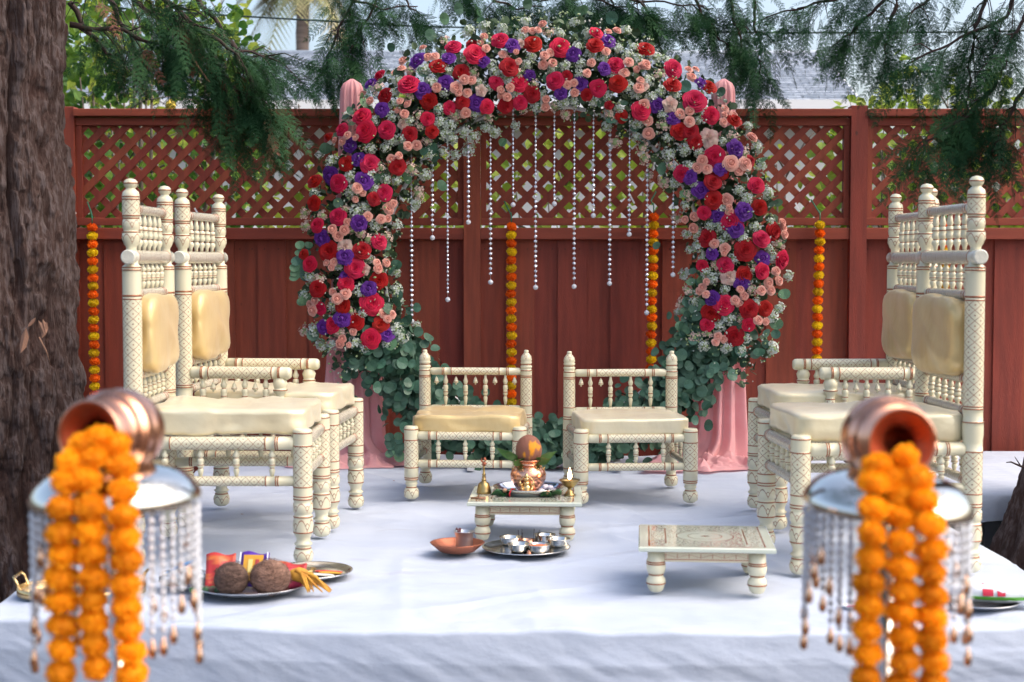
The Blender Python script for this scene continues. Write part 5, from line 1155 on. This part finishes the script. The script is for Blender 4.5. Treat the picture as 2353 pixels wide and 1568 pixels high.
# ------------------------------------------------------------------ items on the stage floor
def dish(loc):
    mb = MB(); r = .107; lathe(mb, [(.004, .0001), (.004, r*.62), (.012, r*.72), (.034, r*.97), (.038, r), (.038, r+.004), (.034, r+.003), (.006, r*.72), (0, r*.62), (0, .0001)], 40, cap=False)
    mb.v = [(x*(1+.012*math.cos(math.atan2(y, x)*14)), y*(1+.012*math.cos(math.atan2(y, x)*14)), z) for x, y, z in mb.v]
    o = tag(build('copper_dish', mb, m_cop_r), 'shallow hammered copper dish holding the steel tumbler', 'dish'); o.location = loc
dl = G(1051, 1267); dish(dl)
t_ = thing('steel_tumbler', 'brushed steel tumbler standing in the copper dish', 'tumbler', dl+Vector((.028, .005, .0045)))
mb = MB(); lathe(mb, [(0, .0001), (0, .036), (.003, .037), (.03, .0345), (.055, .036), (.075, .041), (.078, .043), (.079, .0425), (.075, .0395), (.055, .034), (.006, .033), (.005, .0001)], 32, cap=False); build('tumbler_body', mb, m_steel_b, t_)
mb = MB(); tube(mb, [(-.01, 0, .01), (-.026, .005, .083), (-.034, .004, .087)], [.003, .005, .006], 6); tube(mb, [(-.015, .008, .01), (-.018, .012, .088)], [.003, .006], 6); build('spoon', mb, mat('dark_leaf_twist', (.12, .04, .05), .6), t_)
pl = G(1209, 1263); plate('steel_tray', 'round steel tray of small bowls in front of the table', 'tray', pl, .178, .014, m_steel, 0)
m_pow = mat('orange_powder', (.75, .17, .04), .9, bump=.4, bscale=120, bdist=.003); m_kum = mat('red_powder', (.35, .03, .04), .9); m_rice = mat('rice_grain', (.74, .70, .62), .9, bump=.6, bscale=180, bdist=.003); m_seed = mat('dark_seed', (.16, .11, .08), .8, bump=.5, bscale=150); m_oil = mat('clear_ghee', (.55, .50, .38), .08)
BW = [(1174, 1252, .047, m_oil, 'at the left of the tray'), (1193, 1268, .046, m_rice, 'at the front left of the tray'), (1238, 1270, .046, m_pow, 'filled with orange powder'), (1252, 1246, .044, m_rice, 'at the back of the tray'), (1284, 1256, .048, m_seed, 'at the right of the tray'), (1212, 1253, .030, m_cop_r, 'half hidden at the centre of the tray')]
for k, (u, v, r, mc, wh) in enumerate(BW):
    t_ = thing('small_bowl', f'small shiny bowl {wh}', 'bowl', G(u, v, .002)+Vector((0, 0, .0)), 0, 'bowls on the round tray'); h = .034 if k != 5 else .024
    mb = MB(); lathe(mb, [(0, .0001), (0, r*.7), (h*.4, r*.93), (h*.9, r), (h, r+.002), (h+.001, r+.001), (h*.9, r-.002), (h*.4, r*.9), (.003, r*.66), (.003, .0001)], 30, cap=False); build('bowl_body', mb, m_chrome if k != 5 else m_cop, t_)
    mb = MB(); zt = h*.78 if k == 2 else h*.55; lathe(mb, [(zt+(.004 if k == 2 else 0), .0005), (zt, r*.90)], 24, cap=False); build('filling', mb, mc, t_)
t_ = thing('incense_holder', 'thin dark incense sticks standing in the tray', 'incense', G(1212, 1254, .02)+Vector((0, .01, 0)))
for k, (dx, lx, h) in enumerate([(-.032, -.006, .078), (-.026, .004, .082), (-.02, .0, .065), (.022, .006, .085), (.028, .022, .078), (.026, .03, .07), (.048, .012, .06)]):
    mb = MB(); tube(mb, [(dx, 0, 0), (dx+lx, 0, h*.8)], .0011, 4); build('incense_stick', mb, bpy.data.materials.get('incense_black') or mat('incense_black', (.03, .02, .025), .8), t_)
# left tray with coconuts
tl = G(578, 1350); plate('scalloped_tray', 'scalloped steel tray carrying coconuts at the stage front', 'tray', tl, .205, .020, m_steel_b, 18)
m_coir = mat('coconut_husk', (.19, .115, .085), .95, c2=(.075, .042, .032), scale=30, bump=1, bscale=90, bdist=.012, detail=6, stretch=(1, 1, 3)); m_coir2 = mat('pale_coconut_husk', (.32, .18, .125), .95, c2=(.15, .08, .055), scale=28, bump=1, bscale=80, bdist=.012, detail=6, stretch=(1, 1, 3))
for nm_, u, v, sx, sz, mm, lb in (('a', 532, 1369, .122, .118, m_coir, 'dark brown husked coconut, left of the pair on the scalloped tray'), ('b', 621, 1366, .146, .122, m_coir2, 'lighter brown coconut beside the pink cloth on the tray')):
    t_ = thing('coconut', lb, 'coconut', G(u, v, .004)); mb = MB(); rbox(mb, sx, sx*.95, sz, 2, 14, coco_fn(u*.1, 1, .016)); build('husk', mb, mm, t_, loc=(0, 0, sz/2+.001))
    V = MB(); random.seed(u)
    for k in range(170):
        n_ = Vector((random.gauss(0, 1), random.gauss(-.6, 1), random.gauss(0, 1))).normalized(); c = Vector((n_.x*sx/2, n_.y*sx*.475, n_.z*sz/2+sz/2)); d = n_.cross(Vector((random.gauss(0, 1), random.gauss(0, 1), random.gauss(0, 1)))).normalized()
        tube(V, [c, c+d*.015+n_*.003, c+d*.030+n_*.002], .0007, 3)
    build('coir_fibre', V, mm, t_, kind='stuff')
random.seed(5)
m_pk1 = mat('red_packet', (.45, .035, .035), .4, c2=(.62, .20, .04), scale=9, contrast=(.48, .6), stretch=(.6, 1, 2.2)); m_pk2 = mat('yellow_packet', (.62, .32, .03), .35); m_pk2b = mat('violet_border', (.09, .03, .30), .4)
def packet(u, v, w_, h_, rx, rz, m_, label, extra=None):
    rx = rx-.25
    t_ = thing('incense_packet', label, 'packet', G(u, v, .006), rz); V = []
    for j in range(7):
        for i in range(9): x = (i/8-.5)*w_; z = j/6*h_; V.append((x, .006*math.sin(i*.9+j*.4), z+.004*math.sin(i*.8)))
    o = build('wrapper', MB().add(V, [(j*9+i, j*9+i+1, (j+1)*9+i+1, (j+1)*9+i) for j in range(6) for i in range(8)]), m_, t_, rot=(rx, 0, 0)); sm = o.modifiers.new('thick', 'SOLIDIFY'); sm.thickness = .006
    if extra: extra(t_, rx, w_, h_)
packet(505, 1352, .105, .135, -.35, .12, m_pk1, 'red and orange packet leaning behind the dark coconut')
def art(t_, rx, w_, h_):
    Rm = Matrix.Rotation(rx, 4, 'X')
    for nm_, x0, x1, z0, z1, m_, y in (('picture', -.036, .036, .02, .118, m_pk2, -.0125), ('emblem', .008, .022, .045, .10, mat('red_print', (.45, .05, .04), .4), -.015), ('emblem', -.018, -.002, .05, .10, mat('pale_print', (.75, .60, .20), .4), -.015)):
        build(nm_, box(MB(), x0, x1, y-.001, y+.001, z0, z1), m_, t_, False, rot=(rx, 0, 0))
    mb = MB(); [box(mb, x0, x1, -.0105, -.008, z0, z1) for x0, x1, z0, z1 in ((-.052, -.047, 0, .13), (.047, .052, 0, .13))]; build('white_edge', mb, m_white_metal, t_, False, rot=(rx, 0, 0))
packet(578, 1349, .104, .132, -.3, -.03, m_pk2b, 'violet bordered yellow picture packet behind the two coconuts', art)
packet(655, 1345, .13, .095, -.5, -.1, m_pk1, 'small red packet behind the lighter coconut')
def cloth_lump(name, label, cat, loc, sx, sy, sz, m_, seed, amp=.25):
    def fn(q):
        n_ = q.normalized(); a = float(fbm(np.array(n_.x*4+seed+20), np.array(n_.z*5+n_.y*4+seed+20), 3)-.47); q = q*(1+a*amp*3); q.z = max(q.z, -sz*.45); return q
    mb = MB(); rbox(mb, sx, sy, sz, 2.4, 14, fn); o = build(name, mb, m_); o.location = Vector(loc)+Vector((0, 0, sz*.45)); return tag(o, label, cat)
cloth_lump('pink_cloth', 'folded pink cloth beside the lighter coconut', 'cloth', G(672, 1352, .006), .085, .06, .075, mat('pink_silk', (.60, .06, .13), .5), 3, .12)
t_ = thing('tassel', 'gold yellow tasselled cord spilling over the tray edge', 'tassel', G(716, 1356, .004)); m_tas = mat('mustard_thread', (.62, .33, .04), .7, c2=(.50, .22, .03), scale=30)
for k in range(16):
    a = Vector((-.05+random.uniform(-.01, .015), random.uniform(-.02, .02), .045+random.uniform(0, .03))); e = Vector((.035+random.uniform(-.04, .045), -.035+random.uniform(-.03, .03), .004)); mid = a.lerp(e, .5)+Vector((random.uniform(-.012, .012), 0, random.uniform(.0, .03)))
    mb = MB(); tube(mb, [a, mid, e.lerp(mid, .3), e], [.005, .0055, .004, .002], 6); build('tassel_thread', mb, m_tas, t_)
mb = MB(); rbox(mb, .07, .05, .05, 2.4, 8, coco_fn(4, 1, .1)); build('knot', mb, m_tas, t_, loc=(-.045, .0, .055))
o = tag(build('gold_bowl', lathe(MB(), [(0, .0001), (0, .02), (.012, .034), (.026, .042), (.028, .043), (.026, .040), (.012, .030), (.004, .0001)], 28, cap=False), m_gold), 'small gold bowl in front of the left throne leg', 'bowl'); o.location = G(700, 1325, .022)
pr = G(712, 1320); plate('round_plate', 'round steel plate with red and yellow powder behind the tassels', 'plate', pr, .158, .018, m_steel, 0)
t_ = thing('powder', 'strips of red and yellow powder on the round steel plate', 'powder', pr+Vector((.05, 0, .002)))
for dx, dy, sx, sy, mm in ((.035, .02, .12, .02, mat('red_pigment', (.62, .05, .04), .9)), (.045, .0, .09, .018, mat('yellow_pigment', (.75, .40, .05), .9)), (.01, -.035, .12, .03, m_rice)):
    mb = MB(); rbox(mb, sx, sy, .008, 2.5, 8, coco_fn(dx*50, 1, .12)); build('powder_strip', mb, mm, t_, loc=(dx-.02, dy, .004), rot=(0, 0, -.2))
# clear zip bag left of the coconuts
m_bag = mat('clear_plastic', (.85, .90, .95), .12, trans=.75, ior=1.2, bump=.6, bscale=25, bdist=.01)
t_ = thing('plastic_bag', 'crumpled clear plastic bag with blue zip strip behind the bead fringe', 'plastic bag', G(425, 1345, .003))
def bagfn(q):
    n_ = q.normalized(); a = float(fbm(np.array(n_.x*5+25), np.array(n_.z*6+n_.y*4+25), 3)-.47); q = q*(1+a*.7); q.z = max(q.z, -.026); return q
mb = MB(); rbox(mb, .18, .14, .06, 2.6, 14, bagfn); build('bag_body', mb, m_bag, t_, loc=(0, 0, .028))
mb = MB(); tube(mb, [(-.08, -.01, .035), (-.03, -.01, .065), (.03, .0, .088), (.05, .0, .10)], [.007, .006, .006, .005], 6); build('zip_strip', mb, mat('blue_strip', (.10, .30, .62), .4), t_)
t_ = thing('wrapped_sweets', 'small dark wrapped bundles at the left of the scalloped tray', 'bundles', G(478, 1362, .005))
for k in range(9):
    mb = MB(); rbox(mb, .03, .026, .022, 2.3, 5, coco_fn(k, 1, .1)); build('bundle', mb, m_seed if k % 2 else bpy.data.materials['betel_leaf'], t_, loc=((k % 5)*.022-.05, (k//5)*.02-.012, .011))
# mirror tray, gold rim and handles
mt = G(188, 1362); t_ = thing('mirror_tray', 'oval gold rimmed mirror tray with two handles at the left stage corner', 'tray', mt, math.radians(4))
def ellipse(rx, ry, z, n=40): return [(rx*math.cos(2*PI*k/n), ry*math.sin(2*PI*k/n), z) for k in range(n)]
V = ellipse(.222, .152, .010); build('mirror', MB().add(V, [tuple(range(40))]), mat('mirror_glass', (.72, .78, .80), .08, metal=.85), t_, False)
mb = MB(); 
n = 48; a = ellipse(.226, .156, 0, n); b = ellipse(.226, .156, .028, n); c = ellipse(.221, .151, .028, n); d = ellipse(.221, .151, .0, n)
mb.add(a+b+c+d, [(j*n+i, j*n+(i+1) % n, ((j+1) % 4)*n+(i+1) % n, ((j+1) % 4)*n+i) for j in range(4) for i in range(n)]); build('rim', mb, m_gold, t_)
for sg in (-1, 1):
    mb = MB(); tube(mb, [(sg*.20, -.06, .02), (sg*.215, -.06, .055), (sg*.225, -.05, .068), (sg*.225, .05, .068), (sg*.215, .06, .055), (sg*.20, .06, .02)], .0055, 8); build('handle', mb, m_gold, t_)
# right: packet of rice on a plate, folded card
rp = G(2252, 1388); plate('shallow_tray', 'shallow steel tray under the rice bag at the right stage front', 'tray', rp, .128, .016, m_steel_b, 0)
t_ = thing('rice_bag', 'white plastic rice bag with red square and green stripe', 'bag', rp+Vector((.03, -.005, .014)), math.radians(-6)); m_wpl = mat('white_plastic_film', (.82, .82, .82), .25, bump=.5, bscale=14, bdist=.01)
def rbfn(q):
    a = float(fbm(np.array(q.x*16+25), np.array(q.y*20+q.z*14+25), 3)-.47); q = q*(1+a*.25); q.z = max(q.z, -.03); return q
mb = MB(); rbox(mb, .34, .17, .085, 2.5, 18, rbfn); build('bag_body', mb, m_wpl, t_, loc=(.03, .02, .03))
m_rp = mat('red_print_block', (.55, .02, .05), .4); m_gp = mat('green_print_band', (.15, .50, .05), .4)
def patch(name, x0, x1, a0, a1, m_, n=8):   # strip following the front face of the bag
    V = []
    for j in range(5):
        a = a0+(a1-a0)*j/4
        for i in range(n+1):
            x = x0+(x1-x0)*i/n; q = abs((x-.03)/.17); s_ = max(.05, 1-q**2.5)**(1/2.5); y = -.087*s_*math.cos(a)-.003; z = .0435*s_*math.sin(a); V.append((x, y+.02, z+.031))
    w_ = n+1; build(name, MB().add(V, [(j*w_+i, j*w_+i+1, (j+1)*w_+i+1, (j+1)*w_+i) for j in range(4) for i in range(n)]), m_, t_)
patch('printed_block', -.035, .0, -.05, 1.0, m_rp); patch('printed_block', .013, .04, -.05, 1.0, m_rp); patch('printed_band', -.10, .15, -.42, -.12, m_gp, 16); patch('printed_block', .135, .15, .1, .6, m_rp)
for k in range(5): patch('printed_mark', .058+k*.011, .063+k*.011, 1.0, 1.18, bpy.data.materials.get('pink_print') or mat('pink_print', (.75, .30, .38), .5), 2)
t_ = thing('greeting_card', 'small white card with magenta edge lying behind the right garland strings', 'card', G(1968, 1392, .001), .3)
build('card_sheet', box(MB(), -.05, .05, -.025, .025, .001, .004), m_white_metal, t_, False); build('magenta_edge', box(MB(), -.05, .05, -.027, -.020, .005, .007), mat('magenta_card', (.55, .02, .18), .5), t_, False)
# torn foil at the right chair leg: rose petal scraps on the cloth
for k, (u, v) in enumerate([(1560, 1232), (1482, 1238), (905, 1105), (556, 1182), (1720, 1308)]):
    mb = MB(); box(mb, -.006, .006, -.003, .003, 0, .0015, M4=Matrix.Rotation(k, 4, 'Z')); o = build('petal_scrap', mb, m_dry, None, False); o.location = G(u, v, .001); tag(o, ['tiny dark petal scrap behind the empty table', 'tiny dark scrap right of the round tray', 'dark leaf bit beside the low chair legs', 'small crumb beneath the left throne', 'crumb under the empty table'][k], 'scrap', 'scraps on the cloth')

# ------------------------------------------------------------------ foreground stands
me_ds = {}
def stand(label, ux, vy, Y, tilt, mouth, strings, nm):
    c = W(ux, vy, Y); t_ = thing('pot_stand', label, 'stand', (c.x, c.y, GZ)); z0 = c.z-GZ
    # pole and base
    mb = MB(); lathe(mb, [(0, .16), (.012, .16), (.02, .15), (.03, .04), (.05, .02), (.06, .016), (z0-.02, .016)], 24); build('pole', mb, m_chrome, t_)
    # dome with rolled rim
    mb = MB(); R_ = .156; lathe(mb, [(.004, R_*.90), (-.004, R_*.955), (-.004, R_*.985), (.004, R_), (.010, R_*.998), (.022, R_*.965), (.035, R_*.90), (.047, R_*.81), (.056, R_*.70), (.062, R_*.58), (.066, R_*.46), (.075, R_*.35), (.085, R_*.28), (.088, .005)], 48)
    dm = build('dome', mb, m_chrome, t_, loc=(0, 0, z0)); dm.rotation_euler = (tilt[0], tilt[1], 0)
    # pot
    mb = MB(); lathe(mb, [(-.085, .001), (-.084, .030), (-.075, .055), (-.055, .073), (-.030, .081), (-.005, .082), (.006, .078), (.008, .080), (.016, .080), (.020, .075), (.034, .068), (.036, .070), (.042, .068), (.048, .058), (.054, .044), (.062, .040), (.072, .044), (.082, .054), (.088, .060)], 44, cap=False)
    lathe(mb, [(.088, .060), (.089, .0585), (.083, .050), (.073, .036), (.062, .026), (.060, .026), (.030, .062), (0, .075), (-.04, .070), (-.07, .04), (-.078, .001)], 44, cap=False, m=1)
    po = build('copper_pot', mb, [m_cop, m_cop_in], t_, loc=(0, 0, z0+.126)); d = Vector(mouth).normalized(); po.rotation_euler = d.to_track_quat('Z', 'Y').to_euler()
    mb = MB(); tube(mb, [(.061*math.cos(2*PI*k/28), .061*math.sin(2*PI*k/28), .087) for k in range(29)], .003, 6); build('pot_lip', mb, m_cop, po)
    # bead strands round the rim
    ns = 42
    for k in range(ns):
        a = 2*PI*k/ns; q = (k/ns*6.0+nm*.3) % 1.0; tri_ = 1-abs(2*q-1); L = .075+.19*tri_+.03*math.sin(a*2+nm*2); 
        if math.sin(a) < -.2 and abs(math.cos(a)) < .75: L *= .9
        x, y = R_*.955*math.cos(a), R_*.965*math.sin(a); zz = z0-.012-math.tan(tilt[1])*x*1.0+math.tan(tilt[0])*y
        nb = max(2, int(L/.0165)); key = nb
        if key not in me_ds:
            mb = MB(); 
            for i in range(nb): lathe(mb, [(-.0072, .001), (-.003, .0052), (.003, .0052), (.0072, .001)], 6, Matrix.Translation((0, 0, -i*.0165-.007)))
            tube(mb, [(0, 0, 0), (0, 0, -nb*.0165-.005)], .0005, 3); me_ds[key] = mb.mesh('bead_strand', m_glass, False)
        o = obj('bead_strand', me_ds[key], t_, (x, y, zz), None, None); o['kind'] = 'stuff'
        if 'drop' not in me_ds:
            mb = MB(); lathe(mb, [(-.036, .001), (-.034, .005), (-.027, .0078), (-.018, .0075), (-.006, .003), (0, .0012)], 12); me_ds['drop'] = mb.mesh('gold_drop', mat('rose_gold', (.80, .50, .33), .16, metal=1))
        obj('gold_drop', me_ds['drop'], t_, (x, y, zz-nb*.0165-.004))
    for si, (lst, lb) in enumerate(strings):
        p3 = [W(u, v, Y-.185+.06*max(0, 1-i/3.0)*(1 if i < 3 else 0)) for i, (u, v) in enumerate(lst)]
        base = p3[0]; g_ = thing('marigold_string', lb, 'garland', base, 0, 'orange marigold strings hanging from the copper pots')
        last = p3[-1]; pts = p3+[last+Vector((.003*k_, 0, -.062*k_)) for k_ in range(1, 5)]
        mb = MB(); tube(mb, [q-base for q in pts], .0014, 4); build('string', mb, m_green, g_)
        for q in pts: obj('marigold', random.choice(me_am), g_, q-base, (random.uniform(-.4, .4), random.uniform(-.4, .4), random.random()*6), tuple(random.uniform(.0265, .0300)*k_ for k_ in (random.uniform(.94, 1.08), random.uniform(.94, 1.08), random.uniform(.86, 1.0))))
fa = lambda l: [(.4434*x, 873+.4434*y) for x, y in l]
fb = lambda l: [(1783+.4432*x, 873+.4432*y) for x, y in l]
stand('left pot stand with silver dome, bead fringe and tipped copper pot', 266, 1150, 2.8, (.01, -.02), (-.30, -1, .06), [
    (fa([(440, 340), (370, 425), (345, 525), (320, 660), (320, 790), (330, 905), (312, 1025), (320, 1150), (325, 1275), (320, 1395), (315, 1520)]), 'outer left orange marigold string on the left stand'),
    (fa([(520, 300), (495, 405), (450, 520), (470, 660), (470, 780), (475, 900), (485, 1025), (480, 1140), (485, 1250), (488, 1370), (500, 1490)]), 'middle orange marigold string on the left stand'),
    (fa([(600, 340), (635, 450), (640, 570), (640, 705), (645, 820), (655, 935), (650, 1060), (655, 1175), (662, 1290), (680, 1405), (680, 1530)]), 'orange marigold string nearest the bead fringe on the left stand')], 1)
stand('right pot stand with silver dome, bead fringe and tipped copper pot', 2038, 1166, 2.8, (.03, .06), (.06, -1, .06), [
    (fb([(520, 440), (510, 530), (505, 665), (495, 795), (490, 925), (480, 1050), (480, 1170), (470, 1295), (480, 1420), (465, 1550)]), 'outer left orange marigold string on the right stand'),
    (fb([(600, 490), (650, 590), (645, 710), (650, 840), (655, 970), (660, 1090), (655, 1210), (660, 1335), (665, 1460), (650, 1580)]), 'middle orange marigold string on the right stand'),
    (fb([(670, 400), (740, 520), (765, 625), (800, 750), (805, 885), (805, 1000), (810, 1115), (810, 1230), (805, 1345), (825, 1460), (815, 1570)]), 'outer right orange marigold string on the right stand')], 2)
